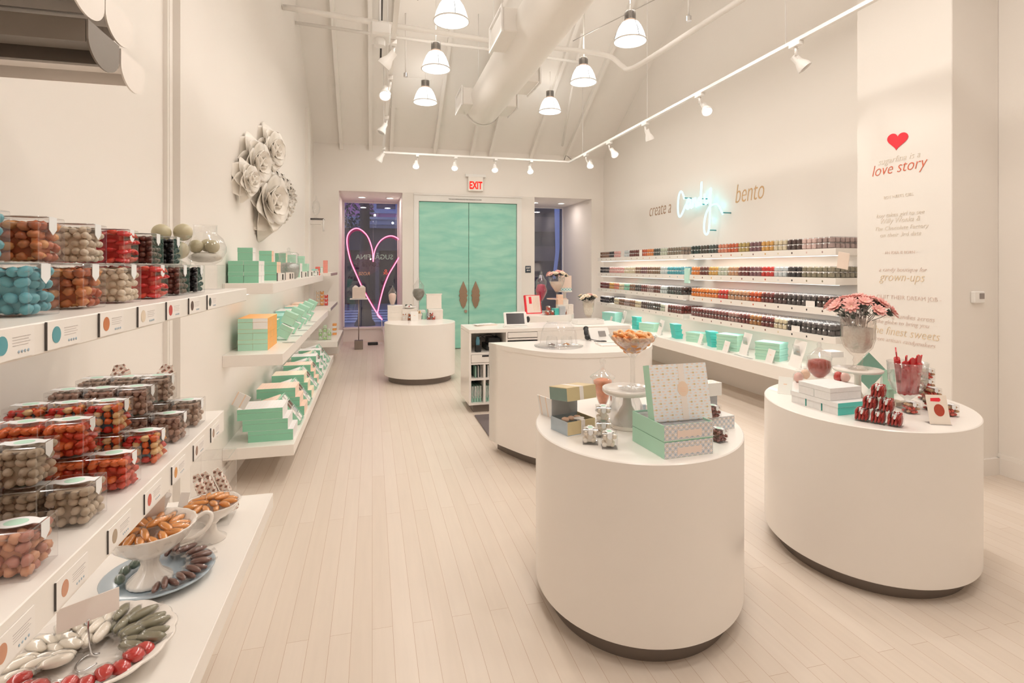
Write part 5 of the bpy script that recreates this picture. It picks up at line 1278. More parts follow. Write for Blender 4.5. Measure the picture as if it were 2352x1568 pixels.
# ================================================================ left wall sculptures
sculpt = mat('sculpture_white', (.93, .88, .81), .45, noise=.02, nscale=8)
def petal(m, T, w, l, cup, curl, nu=8, nv=8, th=.006, ruf=0.0):
    """cupped petal: grid surface with thickness, base at the origin, growing along +Z, opening towards +X"""
    vs = []
    for side_ in (0, 1):
        for j in range(nv + 1):
            v = j / nv; ww = w * math.sin(PI * (.12 + .80 * v)) ** .75
            for i in range(nu + 1):
                u = -1 + 2 * i / nu
                x = cup * (u * u) * ww + curl * v * v * l + (ruf * math.sin(u * 7 + v * 3) * v if ruf else 0)
                y = u * ww; z = l * v * (1 - .10 * u * u)
                vs.append((x + side_ * th, y, z))
    n1 = (nu + 1) * (nv + 1); fs = []
    for j in range(nv):
        for i in range(nu):
            a = j * (nu + 1) + i; fs.append((a, a + nu + 1, a + nu + 2, a + 1)); b = a + n1; fs.append((b, b + 1, b + nu + 2, b + nu + 1))
    E = [i for i in range(nu + 1)] + [(j + 1) * (nu + 1) + nu for j in range(nv)] + [nv * (nu + 1) + i for i in reversed(range(nu))] + [j * (nu + 1) for j in reversed(range(1, nv))]
    for k in range(len(E)):
        a, b = E[k], E[(k + 1) % len(E)]; fs.append((a, b, b + n1, a + n1))
    m.add(vs, fs, 0, True, T)
def blossom(label, y, z, R, kind, x=WL):
    t = thing('flower_sculpture', label, 'wall sculpture', (x + .03, y, z), -.35, group='white flowers of the left wall sculpture')
    MB().lathe([(1e-4, 0), (R * .35, 0), (R * .3, .05), (1e-4, .06)], 20, T=Tm((0, 0, 0), (0, PI / 2, 0))).build('mount', sculpt, t)
    rings = {'rose': [(6, 1.0, .62, 1.52, -.16), (5, .78, .55, 1.25, -.02), (5, .52, .42, .85, .08), (4, .3, .28, .40, .10)], 'ruffle': [(16, .95, .28, 1.45, -.1), (13, .74, .26, 1.2, -.05), (10, .52, .22, .8, .06), (7, .3, .16, .4, .0)]}[kind]
    for q, (n, l, w, tl, c) in enumerate(rings):
        for k in range(n):
            a = 2 * PI * (k + .5 * (q % 2)) / n + random.uniform(-.1, .1)
            m = MB(); T = Tm((.02 + .02 * q, 0, 0), (a, 0, 0)) @ Matrix.Rotation((PI / 2 - tl) * .85, 4, 'Y')
            petal(m, T, R * w * (.9 if kind == 'rose' else .62), R * l, .35, c * 1.2, 6, 6, .005, ruf=.0 if kind == 'rose' else R * .05)
            m.build('petal', sculpt, t)
    return t
def wp(u, v): return gx(u, v, -.86)
y, z = wp(598, 375); blossom('white sculpted open flower high on the left wall, nearest above', y, z, .25, 'rose')
y, z = wp(583, 405); blossom('white sculpted bud-like flower at the near side of the wall group', y, z - .03, .17, 'rose', WL)
y, z = wp(625, 462); blossom('large white sculpted flower low in the wall group', y, z, .36, 'rose')
y, z = wp(657, 455); blossom('ruffled white sculpted flower at the far side of the wall group', y, z, .30, 'ruffle')
y, z = wp(632, 345); blossom('white sculpted flower at the top of the wall group', y, z, .26, 'rose')
# scalloped metal fins high on the near left wall
fin_w = mat('fin_white', (.86, .80, .74), .4, noise=.02); fin_b = mat('fin_bronze', (.20, .165, .135), .4, metal=.3, noise=.05)
t = thing('scalloped_sconce', 'cluster of rounded scallop fins high on near left wall, one bronze', 'wall sconce', (WL, 0, 0))
def fin(y0, y1, zt, xp, mt, hh):
    r = (y1 - y0) / 2; cyy = (y0 + y1) / 2
    o = [(y0, zt), (y0, zt - hh * .40)] + [(cyy - r * math.cos(PI * k / 18), zt - hh * .40 - (hh * .60) * math.sin(PI * k / 18)) for k in range(1, 18)] + [(y1, zt - hh * .40), (y1, zt)]
    T = Matrix(((0, 0, 1, xp - WL), (1, 0, 0, 0), (0, 1, 0, 0), (0, 0, 0, 1)))
    p = MB().prism(o, -.002, .002, T=T).build('scallop_fin', mt, t)
    m = MB(); x1 = xp - WL - .003
    m.box((0, y0, zt - .004), (x1, y1, zt)); m.box((0, y0, zt - .05), (x1, y0 + .003, zt)); m.box((0, y1 - .003, zt - .05), (x1, y1, zt)); m.box((0, y0 + .03, zt - .028), (x1 - .02, y1 - .03, zt - .004))
    m.build('arm_channel', mt, p)
for (y0, y1, zt, mt, hh) in ((1.375, 1.525, 2.04, fin_b, .085), (1.535, 1.68, 2.038, fin_w, .085), (1.455, 1.605, 2.13, fin_w, .085), (1.22, 1.37, 2.04, fin_w, .085), (1.30, 1.45, 2.13, fin_w, .085)):
    if y0 < 1.3: continue
    fin(y0, y1, zt, -.60, mt, hh)

# ================================================================ apothecary jars, flowers
def prof_jar(t, body, lid, gm=glass, seg=36):
    MB().lathe(body, seg).build('glass', gm, t); MB().lathe(lid, seg).build('lid', gm, t)
def fill(label, body, loc, mt, name='sweets'):
    return tag(MB().lathe(body, 32).build(name, mt, loc=loc), label, 'sweets', kind='stuff')
leafm = mat('dark_leaf', (.06, .075, .06), .5, noise=.15); stemm = mat('grey_stem', (.30, .27, .26), .5, noise=.1)
FL = {}
def gerbera(label, loc, rot, mt, grp, R=.032, kind='daisy', stem=.12):
    k = (mt.name, R, kind, stem)
    if k in FL: return dup(FL[k], loc, rot=rot, label=label, group=grp)
    t = thing('artificial_flower', label, 'flower', loc, rot=rot, group=grp); FL[k] = t
    m = MB(); n = 10 if kind == 'daisy' else 6
    for q in range(2 if kind == 'daisy' else 3):
        for i in range(n):
            a = 2 * PI * (i + .5 * q) / n; rr = R * (1 - .25 * q)
            m.ball((rr * .58, 0, 0), (rr * .48, R * (.19 if kind == 'daisy' else .38), R * .07), 8, 6, 0, Tm((0, 0, .003 + .004 * q), (0, 0, a)) @ Matrix.Rotation(-.32 - .25 * q, 4, 'Y'))
    m.build('petals', mt, t)
    MB().ball((0, 0, .008), (R * .2, R * .2, R * .16), 10, 6).build('centre', mat(mt.name + '_centre', (.86, .62, .45), .6, noise=.2), t)
    m = MB().lathe([(.004, -.022), (R * .42, -.012), (R * .5, .002)], 10); m.build('calyx', leafm, t)
    m = MB().tube([(0, 0, -.01), (.004, .002, -stem * .5), (0, 0, -stem)], .0022, 6)
    s = m.build('stem', stemm, t)
    return t
pinkp = mat('pink_petal', (.88, .42, .38), .45, noise=.22, nscale=70); creamp = mat('cream_petal', (.84, .72, .56), .5, noise=.1); blushp = mat('blush_petal', (.84, .52, .46), .5, noise=.1)
def bouquet(cx, cy_, z, R, n, mts, grp, lab, fR=.032, kind='daisy', stem=.12, lean=.9, zc=0.0):
    for k in range(n):
        if k == 0: r, a = 0, 0
        else: r = R * math.sqrt(k / (n - 1)); a = k * 2.39996
        th = lean * r / R + random.uniform(-.25, .25)
        loc = (cx + r * math.cos(a), cy_ + r * math.sin(a), z + zc * (1 - (r / R) ** 2) + random.uniform(-.012, .012))
        mt = mts[k % len(mts)]
        gerbera('%s flower %s in %s' % ({'pink_petal': 'pink', 'cream_petal': 'cream', 'blush_petal': 'blush'}[mt.name], 'at the centre' if r < R * .35 else 'on the %s side' % side((a + PI) % (2 * PI) - PI), lab), loc, (0, th, a), mt, grp, fR, kind, stem)

# ================================================================ pedestal in front
Z = TZ
def on(u, v, z=TZ): x, y = gz(u, v, z); return (x, y, z)
# two drawer boxes with green sides and lattice fronts
fp = [gz(1526, 1055, Z), gz(1638, 1041, Z), gz(1455, 1008, Z)]
A, B, Cc = [Vector((*p, 0)) for p in fp]
wv = (B - A); dv = (Cc - A); W = wv.length; D = dv.length; rz = math.atan2(wv.y, wv.x)
lat = lattice('lattice_print', 'XZ', .025)
D = min(D, .235); H1 = .0625
spr = sprinkle('gold_dot_print', 'XY', .045)
for l in range(2):
    t = thing('patterned_gift_box', '%s green-sided gift box with circle-lattice front on front pedestal' % ('lower closed' if l == 0 else 'upper opened'), 'gift box', (A.x, A.y, Z + l * (H1 + .002)), rz)
    if l == 0: MB().box((0, 0, 0), (W, D, H1), m=[1, 1, 0, 1, 1, 1], ch=.0008).build('box', [lat, mint_l, white], t)
    else:
        m = MB(); m.box((0, 0, 0), (W, D, .004), m=1); m.box((0, 0, 0), (W, .003, H1), m=[1, 1, 0, 1, 1, 1]); m.box((0, .003, 0), (.003, D, H1), m=1); m.box((W - .003, .003, 0), (W, D, H1), m=1); m.box((.003, D - .003, 0), (W - .003, D, H1), m=1)
        m.build('box', [lat, mint_l], t)
        m = MB(); m.box((.003, .003, H1 - .012), (W - .003, D - .003, H1 - .010)); m.build('tray_insert', grey_l, t)
        for i in range(4):
            for j in range(2):
                MB().box((.008 + i * (W - .016) / 4, .01 + j * (D - .02) / 2, H1 - .0095), (.004 + (i + 1) * (W - .016) / 4, .004 + (j + 1) * (D - .02) / 2, H1 - .002), ch=.002).build('candy_cavity', acre, t)
    MB().box((W * .26, -.0012, H1 * .22), (W * .76, -.0004, H1 * .62)).build('label_panel', mat('blush_label', (.88, .74, .66), .6, noise=.02), t)
# lid leaning back on the upper box
lw = W * 1.17; lh = .222
t = thing('box_lid', 'gift box lid with gold dots and oval crest standing on the opened box', 'box lid', (A.x + wv.normalized().x * .0 + dv.normalized().x * .07, A.y + dv.normalized().y * .07, Z + 2 * (H1 + .002) - .008), rot=(-.22, .0, rz - .05))
m = MB(); m.box((0, 0, 0), (lw, .003, lh), m=0); m.box((0, .003, 0), (.003, .052, lh), m=1); m.box((lw - .003, .003, 0), (lw, .052, lh), m=1); m.box((.003, .003, 0), (lw - .003, .052, .003), m=1); m.box((.003, .003, lh - .003), (lw - .003, .052, lh), m=1)
m.build('lid_shell', [sprinkle('gold_dot_lid', 'XZ', .046, base=(.84, .87, .89), wd=.085, wd2=.10), mint_l], t)
MB().prism([(lw * .54 + .024 * math.cos(2 * PI * k / 28), lh * .55 + .030 * math.sin(2 * PI * k / 28)) for k in range(28)], 0, .0012, T=Tm((0, 0, 0), (PI / 2, 0, 0))).build('oval_crest', mat('blush_crest', (.88, .70, .55), .6, noise=.02), t)
MB().box((lw * .49, -.0008, 0), (lw * .59, 0, lh)).build('ribbon_band', mat('blush_band', (.88, .82, .77), .6, noise=.02), t)
m = MB()
for q in (.50, .53, .56): m.box((lw * .54 - .012, -.0018, lh * q), (lw * .54 + .012, -.0012, lh * q + .0018))
m.build('printed_lines', peach, t)
# companion boxes behind
b2 = thing('patterned_gift_box', 'white gift box with circle lattice behind the green ones, lid raised', 'gift box', (*gz(1622, 992, Z), Z), rz + .05)
MB().box((0, 0, 0), (.16, .15, .06), m=[1, 1, 0, 2, 1, 1], ch=.0008).build('box', [lat, white, white], b2)
MB().box((0, .10, .062), (.15, .13, .16), ch=.001).build('inner_panel', grey_l, b2)
MB().box((-.01, .07, .135), (.15, .14, .195), m=[1, 0, 1, 1, 1, 1], ch=.001).build('raised_lid', [spr, white], b2)
# champagne opened box with handle bow
p = gz(1322, 1004, Z); q = gz(1375, 994, Z); r0 = gz(1270, 975, Z)
rz2 = math.atan2(q[1] - p[1], q[0] - p[0]) + .02
t = thing('champagne_gift_box', 'opened champagne gold hinged box with silver inside on front pedestal', 'gift box', (gz(1297, 1003, Z)[0] + .015, gz(1297, 1003, Z)[1], Z), rz2)
bw, bd, bh = .150, .13, .060
m = MB(); m.box((0, 0, 0), (bw, bd, .003), m=1); m.box((0, 0, 0), (bw, .003, bh)); m.box((0, .003, 0), (.003, bd, bh), m=1); m.box((bw - .003, .003, 0), (bw, bd, bh)); m.box((.003, bd - .003, 0), (bw - .003, bd, bh), m=1)
m.build('base', [gold, bluep], t)
MB().box((.003, bd - .004, bh), (bw - .003, bd - .001, bh + .078)).build('silver_back', grey_l, t)
L = Tm((0, bd - .0, bh + .075), (-.12, 0, 0))
m = MB(); m.box((-.004, -.135, .055), (bw + .004, 0, .058), T=L); m.box((-.004, -.135, 0), (bw + .004, -.132, .055), T=L); m.box((-.004, -.132, 0), (-.001, 0, .055), m=1, T=L); m.box((bw + .001, -.132, 0), (bw + .004, 0, .055), T=L)
m.build('lid', [gold, mat('sage_dark', (.22, .32, .28), .5, noise=.05)], t)
m = MB(); m.box((bw * .42, -.1356, .0), (bw * .56, -.135, .058), T=L); m.box((bw * .42, -.135, .058), (bw * .56, 0, .0586), T=L); m.build('ribbon', mat('ribbon_white', (.88, .82, .78), .5, noise=.02), t)
MB().prism([(bw * .55 + .026 * math.cos(2 * PI * k / 20), .03 + .018 * math.sin(2 * PI * k / 20)) for k in range(20)], bh + .0, bh + .003).box((bw * .48, -.0008, 0), (bw * .62, .03, bh + .001)).build('tag_ribbon', mat('ribbon_white', 0), t)
for i in range(3): MB().ball((.03 + .033 * i, .06, bh - .004), (.016, .02, .010), 10, 6, jit=.08).build('wrapped_truffle', peach, t)
# three clear cubes of white pearls
for (u, v, dz_, lb) in ((1360, 1020, 0, 'lower left'), (1404, 1030, 0, 'lower right'), (1390, 1004, 0, 'lower back'), (1390, 1004, .066, 'top')):
    x, y, _ = on(u, v); cube('white pearl', .064, (x, y + .02, Z + dz_), 'clear cube of white pearls, %s of four on front pedestal' % lb, 'pearl cubes on the front pedestal', -.35, '-y', big=True)
# chocolate cubes at right
for (u, v, dz_, lb) in ((1655, 1015, 0, 'lower'), (1640, 990, .059, 'upper')):
    x, y, _ = on(u, v); cube('chocolate piece', .055, (x, y + .012, Z + dz_), 'clear cube of dark red chocolates, %s of two on front pedestal' % lb, 'chocolate cubes on the front pedestal', .25, '-y', big=True)
# cake stand with martini glass
cs = gz(1437, 985, Z); cs = (cs[0] + .022, cs[1]); ch_ = .165
t = thing('cake_stand', 'white ceramic cake stand carrying the giant martini glass', 'cake stand', (cs[0], cs[1] + .03, Z))
MB().lathe([(1e-4, 0), (.075, 0), (.078, .006), (.072, .02), (.045, .06), (.022, .10), (.018, .13), (.030, .150), (.105, .156), (.112, .165), (.112, .180), (.108, .180), (.104, .172), (1e-4, .170)], 56).build('stand', ceram, t)
MB().lathe([(.06, .001), (.075, .02), (.07, .10), (.05, .145)], 40).build('glass_skirt', clear('frosted_glass', (.95, .95, .95), .25, .5, .3), t)
mg = (cs[0] + .028, cs[1] + .03, Z + .1735)
t = thing('martini_glass', 'giant martini glass heaped with orange gummies on cake stand', 'glass', mg)
MB().lathe([(1e-4, 0), (.052, 0), (.055, .003), (.02, .010), (.010, .02), (.009, .12), (.013, .135), (.085, .205), (.098, .222), (.100, .222), (.087, .203), (.012, .133), (1e-4, .133)], 44, T=Matrix.Scale(1.1, 4)).build('glass', glass, t)
og = mat('orange_gummy', (.90, .38, .12), .25, noise=.12, nscale=40); og2 = mat('pale_orange_gummy', (.90, .52, .26), .25, noise=.1, nscale=40)
GM = {}
def gummy(label, loc, rot, mt, grp, s=1.0, name='gummy_ring'):
    k = (mt.name, s)
    if k not in GM:
        pts = [(.011 * s * math.cos(2 * PI * i / 12), .011 * s * math.sin(2 * PI * i / 12), 0) for i in range(12)]
        GM[k] = MB().tube(pts, .0062 * s, 7, closed=True).data(name, mt)
    o = bpy.data.objects.new(name, GM[k]); COL.objects.link(o); o.location = loc; o.rotation_euler = rot
    return tag(o, label, 'gummy candy', grp)
n = 0
for (z, rr, cnt) in ((.160, .022, 5), (.178, .042, 8), (.194, .058, 11), (.210, .072, 14), (.218, .045, 9), (.228, .022, 4), (.226, .066, 9)):
    for k in range(cnt):
        a = 2 * PI * k / cnt + z * 40; a = (a + PI) % (2 * PI) - PI
        gummy('orange gummy ring %s in the martini glass, %s side' % ({.16: 'at the bottom', .178: 'low', .194: 'halfway up', .21: 'at the rim', .218: 'near the top middle', .228: 'heaped in the centre', .226: 'heaped by the rim'}[z], side(a)),
              (mg[0] + 1.1 * rr * math.cos(a), mg[1] + 1.1 * rr * math.sin(a), mg[2] + 1.1 * z), (random.uniform(-.8, .8), random.uniform(-.8, .8), a), (og, og2)[n % 2], 'orange gummies in the martini glass', 1.15); n += 1
# apothecary jar with orange sweets
x, y, _ = on(1381, 950)
x, y = x + .03, y + .05
t = thing('apothecary_jar', 'tall glass jar with pointed lid full of orange sweets on front pedestal', 'glass jar', (x, y, Z))
prof_jar(t, [(1e-4, 0), (.038, 0), (.038, .005), (.010, .012), (.008, .026), (.022, .04), (.042, .09), (.050, .14), (.053, .165), (.064, .170)],
         [(.066, .171), (.060, .178), (.034, .197), (.014, .212), (.009, .226), (.009, .236), (.015, .246), (.015, .258), (.008, .266), (1e-4, .268)])
fill('orange sweets filling the tall pointed-lid jar', [(1e-4, .036), (.018, .038), (.037, .09), (.045, .14), (.047, .155), (.03, .163), (1e-4, .165)], (x, y, Z), mat('orange_sweets', (.72, .22, .07), .3, noise=.35, nscale=55, bump=.8))
x, y, _ = on(1417, 945)
t = thing('chrome_canister', 'narrow shiny chrome canister behind the cake stand', 'canister', (x + .0, y + .05, Z))
MB().lathe([(1e-4, 0), (.018, 0), (.018, 0), (.018, .115), (.018, .115), (.016, .125), (1e-4, .128)], 24).build('body', silver, t)
for i, (u, v) in enumerate(((1478, 920), (1489, 925))):
    tag(MB().box((-.015, -.006, 0), (.015, .006, .05), ch=.001).build('folded_card', (bluep, paper)[i], loc=(*gz(u, 952, Z), Z), rot=(0, 0, .5 * i)), 'small %s card standing behind the lid on the front pedestal' % ('blue-grey', 'white')[i], 'card')
tag(MB().box((-.08, -.002, 0), (.08, .002, .10), ch=.001).build('leaning_card', wpr, loc=(*gz(1264, 958, Z), Z), rot=(-.2, 0, 1.9)), 'pale card leaning on the back of the champagne gold box', 'card')

# ================================================================ pedestal by the pillar
wb = mat('white_grain_card', (.80, .79, .78), .55, noise=.06, nscale=90)
p1_, p2_, p3_ = gz(1925, 955, Z), gz(1816, 922, Z), gz(1973, 942, Z)
ang = math.atan2(p1_[1] - p2_[1], p1_[0] - p2_[0]); Lr = math.hypot(p1_[0] - p2_[0], p1_[1] - p2_[1])
bw = Lr / 3
dirv = Vector((math.cos(ang), math.sin(ang), 0)); nrm = Vector((-math.sin(ang), math.cos(ang), 0))
bh = .062; bd = .20
def wbox(i, l, off):
    c = Vector((*p2_, 0)) + dirv * (bw * (i + .5) + off) + nrm * (bd / 2)
    gift('white_teal_box', 'white-fronted teal gift box, %s row, %s, on the pillar pedestal' % (('lower', 'upper')[l], ('left', 'middle', 'right')[i] if l == 0 else ('left', 'right')[i]), 'gift box', (bw - .002, bd, bh), (wb, wb, wb, teal if l == 0 else wb, teal, teal), (c.x, c.y, Z + l * (bh + .001)), ang, 'white and teal boxes on the pillar pedestal')
for i in range(3): wbox(i, 0, 0)
for i in range(2): wbox(i, 1, bw * .55)
# pyramid of striped cubes
q0 = gz(1978, 968, Z); q1 = gz(2060, 982, Z)
ang2 = math.atan2(q1[1] - q0[1], q1[0] - q0[0]); d2 = Vector((math.cos(ang2), math.sin(ang2), 0)); n2 = Vector((-math.sin(ang2), math.cos(ang2), 0))
sc_ = .058
for l in range(3):
    for i in range(3 - l):
        c = Vector((*q0, 0)) + d2 * (sc_ * 1.12 * (i + .5 * l)) + n2 * sc_ * .5
        cube('striped red chew', sc_, (c.x, c.y, Z + l * (sc_ + .002)), 'clear cube of striped red chews, %s row, %s, pillar pedestal' % (('bottom', 'middle', 'top')[l], ('left', 'centre', 'right')[i] if l == 0 else ('left', 'right')[i] if l == 1 else 'single'), 'striped cube pyramid', ang2, '-y', big=False)
# nut mix cubes on the right
cc_ = [(2195, 958, 0, 0), (2155, 946, 0, 0), (2155, 946, 1, 0), (2105, 952, 0, 0), (2140, 922, 0, 0), (2140, 922, 1, 0), (2140, 922, 2, 0)]
for i, (u, v, l, _) in enumerate(cc_):
    x, y = gz(u, v, Z)
    cube('nut mix', sc_, (x, y + .03, Z + (sc_ + .002) * l), 'clear cube of mixed nuts and chocolate, %s, right part of pillar pedestal' % ('front right', 'behind the sign', 'stacked second', 'left of the sign', 'lowest at the back', 'middle at the back', 'topmost at the back')[i], 'nut mix cubes', -.3, '-y', big=False)
# candy sign card
x, y = gz(2160, 975, Z)
t = thing('sign_card', 'upright cream card showing red candies on the pillar pedestal', 'sign', (x, y, Z), rot=(0, 0, -.42))
T = Tm((0, 0, 0), (-.30, 0, 0))
MB().box((-.044, -.003, 0), (.044, 0, .135), T=T, ch=.0008).build('card', mat('cream_sign', (.88, .78, .68), .5, noise=.01), t)
MB().prism([(-.022, .105), (-.02, .12), (.018, .122), (.022, .112), (.015, .104)], .003, .0036, T=T @ Tm((-.005, 0, 0), (PI / 2, 0, 0))).build('printed_title', red, t)
MB().prism([(.004 + .022 * math.cos(2 * PI * k / 20), .065 + .028 * math.sin(2 * PI * k / 20)) for k in range(20)], .003, .0036, T=T @ Tm((0, 0, 0), (PI / 2, 0, 0))).build('printed_picture', mat('brick_red', (.45, .06, .03), .5, noise=.2, nscale=120), t)
MB().box((-.044, -.012, 0), (.044, .04, .003)).build('easel_foot', acre, t)
# goblet with red bags
x, y = gz(2097, 940, Z); y += .03
t = thing('glass_goblet', 'large glass goblet on foot holding red candy bags', 'goblet', (x, y, Z))
MB().lathe([(1e-4, 0), (.05, 0), (.052, .004), (.017, .02), (.014, .045), (.03, .06), (.07, .095), (.086, .145), (.088, .21), (.092, .24), (.09, .24), (.084, .145), (.066, .098), (1e-4, .065)], 44).build('glass', glass, t)
rb = mat('red_bag', (.60, .025, .03), .35, noise=.18, nscale=18)
for i, (dx, dy, rx_, ry_) in enumerate([(-.045, -.02, .15, -.30), (-.012, -.04, .1, -.08), (.022, -.04, .1, .12), (.05, -.01, .12, .28), (0, .01, 0, 0), (-.04, .03, -.1, -.45)]):
    b = thing('red_candy_bag', 'slim red candy bag in the goblet, %s' % ('leaning to the left', 'front left', 'front right', 'leaning to the right', 'middle', 'tallest at the back left')[i], 'candy bag', (x + dx * .55, y + dy * .6, Z + .075), rot=(rx_, ry_ * .55, .15 * i), group='red bags in the goblet')
    h = .185 + (.06 if i == 5 else .012 * (i % 3))
    MB().box((-.023, -.014, 0), (.023, .014, h * .8), ch=.007).build('bag_body', rb, b)
    MB().prism([(-.022, 0), (.022, 0), (.027, h * .2), (.009, h * .16), (-.009, h * .21), (-.027, h * .18)], -.003, .003, T=Tm((0, 0, h * .79), (PI / 2, 0, 0))).build('crimped_top', rb, b)
text('bag_print', 'sugarfina', .016, mat('print_pink', (.9, .6, .55), .5, noise=.02), bpy.data.objects[[o.name for o in bpy.data.objects if o.name.startswith('red_candy_bag')][2]], (.0, -.0146, .11), (PI / 2, 0, 0), ext=.0003)
# pedestal cake stand with the flower vase
x, y = gz(1992, 922, Z); y += .06
t = thing('cake_stand', 'tall white cake stand under the pink flower vase', 'cake stand', (x, y, Z))
MB().lathe([(1e-4, 0), (.06, 0), (.062, .006), (.03, .018), (.018, .04), (.016, .13), (.03, .148), (.118, .156), (.124, .165), (.120, .169), (1e-4, .160)], 52).build('stand', ceram, t)
vx, vy, vz = x + .002, y, Z + .1625
crys = clear('cut_crystal', (.98, .96, .94), .07, .32, .12)
t = thing('crystal_vase', 'cut glass footed vase holding pink daisies', 'vase', (vx, vy, vz))
MB().lathe([(1e-4, 0), (.046, 0), (.048, .005), (.026, .018), (.020, .038), (.026, .052), (.020, .072), (.036, .086), (.068, .125), (.082, .175), (.080, .225), (.084, .28), (.082, .28), (.076, .175), (.06, .125), (1e-4, .09)], 48, wave=(24, .03)).build('vase', crys, t)
tag(MB().lathe([(1e-4, .094), (.034, .096), (.062, .13), (.071, .175), (.072, .235), (1e-4, .24)], 28).build('crystal_beads', mat('bead_cream', (.95, .82, .73), .35, noise=.3, nscale=90, bump=.6), loc=(vx, vy, vz)), 'pinkish beads filling the lower part of the daisy vase', 'beads', kind='stuff')
bouquet(vx, vy, vz + .335, .150, 19, [pinkp], 'pink daisies in the crystal vase', 'crystal vase', .044, 'daisy', .10, .95, .055)
m = MB()
for k in range(14):
    a = k * 2.4; r = .03 + .07 * ((k * 7) % 5) / 5
    m.ball((0, 0, 0), (.024, .012, .004), 8, 5, 0, Tm((vx + r * math.cos(a) * 1.2, vy + r * math.sin(a) * 1.2, vz + .30 + .018 * (k % 3)), (random.uniform(-.6, .6), random.uniform(-.8, .8), a)))
m2 = MB()
for k in range(16):
    a = k * 2.4; r = .02 + .06 * ((k * 3) % 7) / 7
    m2.tube([(vx + r * .5 * math.cos(a), vy + r * .5 * math.sin(a), vz + .18), (vx + r * math.cos(a), vy + r * math.sin(a), vz + .34)], .0022, 5)
    if k % 3 == 0: m2.ball((vx + r * .9 * math.cos(a), vy + r * .9 * math.sin(a), vz + .27), (.012, .004, .024), 8, 5)
t = thing('flower_greenery', 'dark leaves and pale grey stems among pink daisies', 'greenery', (0, 0, 0)); t['kind'] = 'stuff'
m.build('leaves', leafm, t); m2.build('stems', mat('pale_stem', (.58, .53, .50), .5, noise=.1), t)
# jar of red sweets
x, y = gz(1897, 895, Z); y += .05
t = thing('apothecary_jar', 'round glass jar with pointed lid full of dark red sweets by the vase', 'glass jar', (x, y, Z))
prof_jar(t, [(1e-4, 0), (.035, 0), (.036, .005), (.012, .014), (.010, .05), (.03, .066), (.062, .10), (.070, .135), (.065, .17), (.071, .19)],
         [(.073, .191), (.064, .198), (.036, .22), (.016, .24), (.010, .25), (.014, .262), (.010, .275), (1e-4, .282)])
fill('dark red sweets filling the round pointed-lid jar', [(1e-4, .060), (.026, .068), (.056, .10), (.064, .135), (.059, .165), (.03, .175), (1e-4, .178)], (x, y, Z), mat('red_sweets', (.42, .06, .04), .3, noise=.35, nscale=45, bump=.8))
# leaning frame and small pieces at the left
placard('white framed card leaning at the left edge of the pillar pedestal', *gz(1802, 905, Z), .075, .10, z=Z, rz=-.9, tilt=.4, grp=None)
for i, (u, v) in enumerate(((1842, 880), (1858, 872), (1935, 878), (1950, 880))):
    x, y = gz(u, v, Z)
    t = thing('sweet_bag', 'small clear bag of %s sweets behind the white teal boxes, %s' % (('pink', 'peach', 'red', 'pink')[i], ('far left', 'left', 'under the red jar', 'right of the jar')[i]), 'bag', (x, y + .03, Z))
    MB().ball((0, 0, .032), (.03, .026, .032), 12, 8, jit=.08).build('sweets', (blushp, peach, cherry, blushp)[i], t)
    MB().ball((0, 0, .035), (.033, .029, .036), 12, 8, jit=.08).prism([(-.01, .06), (.01, .06), (.02, .085), (-.02, .085)], -.001, .001, T=Tm((0, 0, 0), (PI / 2, 0, 0))).build('cellophane', cello, t)
placard('upright mint card between the tall cake stand and goblet', *gz(2045, 905, Z), .10, .14, z=Z, rz=.1, tilt=.1, mt=mint_l, grp=None)
x, y = gz(2045, 905, Z)
t = thing('mint_envelope', 'mint green envelope standing on its corner between stand and goblet', 'envelope', (x - .0, y + .14, Z + .0), rot=(0, PI / 4, -.2))
MB().box((-.155, -.003, 0), (0, .003, .155), ch=.0005, T=Tm((.0, 0, .0))).build('envelope', mat('sage_card', (.25, .45, .36), .5, noise=.04), t)
x, y = gz(2050, 925, Z)
tag(MB().box((-.025, -.02, 0), (.025, .02, .07), ch=.001).build('mint_box', mint_l, loc=(x, y + .03, Z), rot=(0, 0, .2)), 'small upright mint box right of the striped cube pyramid', 'box')
x, y = gz(2075, 935, Z)
tag(MB().box((-.035, -.03, 0), (.035, .03, .02), ch=.001).build('cream_box', mat('cream_card', (.86, .76, .62), .6, noise=.03), loc=(x + .01, y + .05, Z)), 'flat cream box left of the goblet foot', 'box')

# ================================================================ counter and till desk items
x, y = gz(1283, 795, .88)
t = thing('cake_dome', 'wide clear glass dome over little cups on curved counter', 'glass dome', (x, y - .0, .88))
MB().lathe([(.18, 0), (.182, .004), (.150, .02), (.147, .025), (.140, .10), (.115, .165), (.10, .175), (.10, .18), (1e-4, .182)], 44).lathe([(.085, .183), (.095, .195), (.085, .20)], 30).build('dome', clear('dome_glass', (.99, .99, .99), .03, .25), t)
MB().lathe([(1e-4, .001), (.19, .001), (.192, .008), (.185, .008)], 44).build('glass_plate', glass, t)
for i, (dx, mt, lb) in enumerate(((-.062, cocoa, 'brown'), (.06, apric, 'orange'))):
    t = thing('glass_cup', 'little glass cup of %s sweets under the dome' % lb, 'glass cup', (x + dx, y - .02, .8825))
    MB().lathe([(1e-4, .003), (.03, .003), (.045, .02), (.045, .055), (.036, .08)], 24).build('glass', glass, t)
    for k in range(5):
        wrapped('%s sweet in the glass cup under the dome' % lb, (x + dx + .018 * math.cos(k * 1.25), y - .02 + .018 * math.sin(k * 1.25), .897 + .003 * (k % 2)), (0, 0, k), mt, (.006, .014, .005), '%s sweets under the dome' % lb)
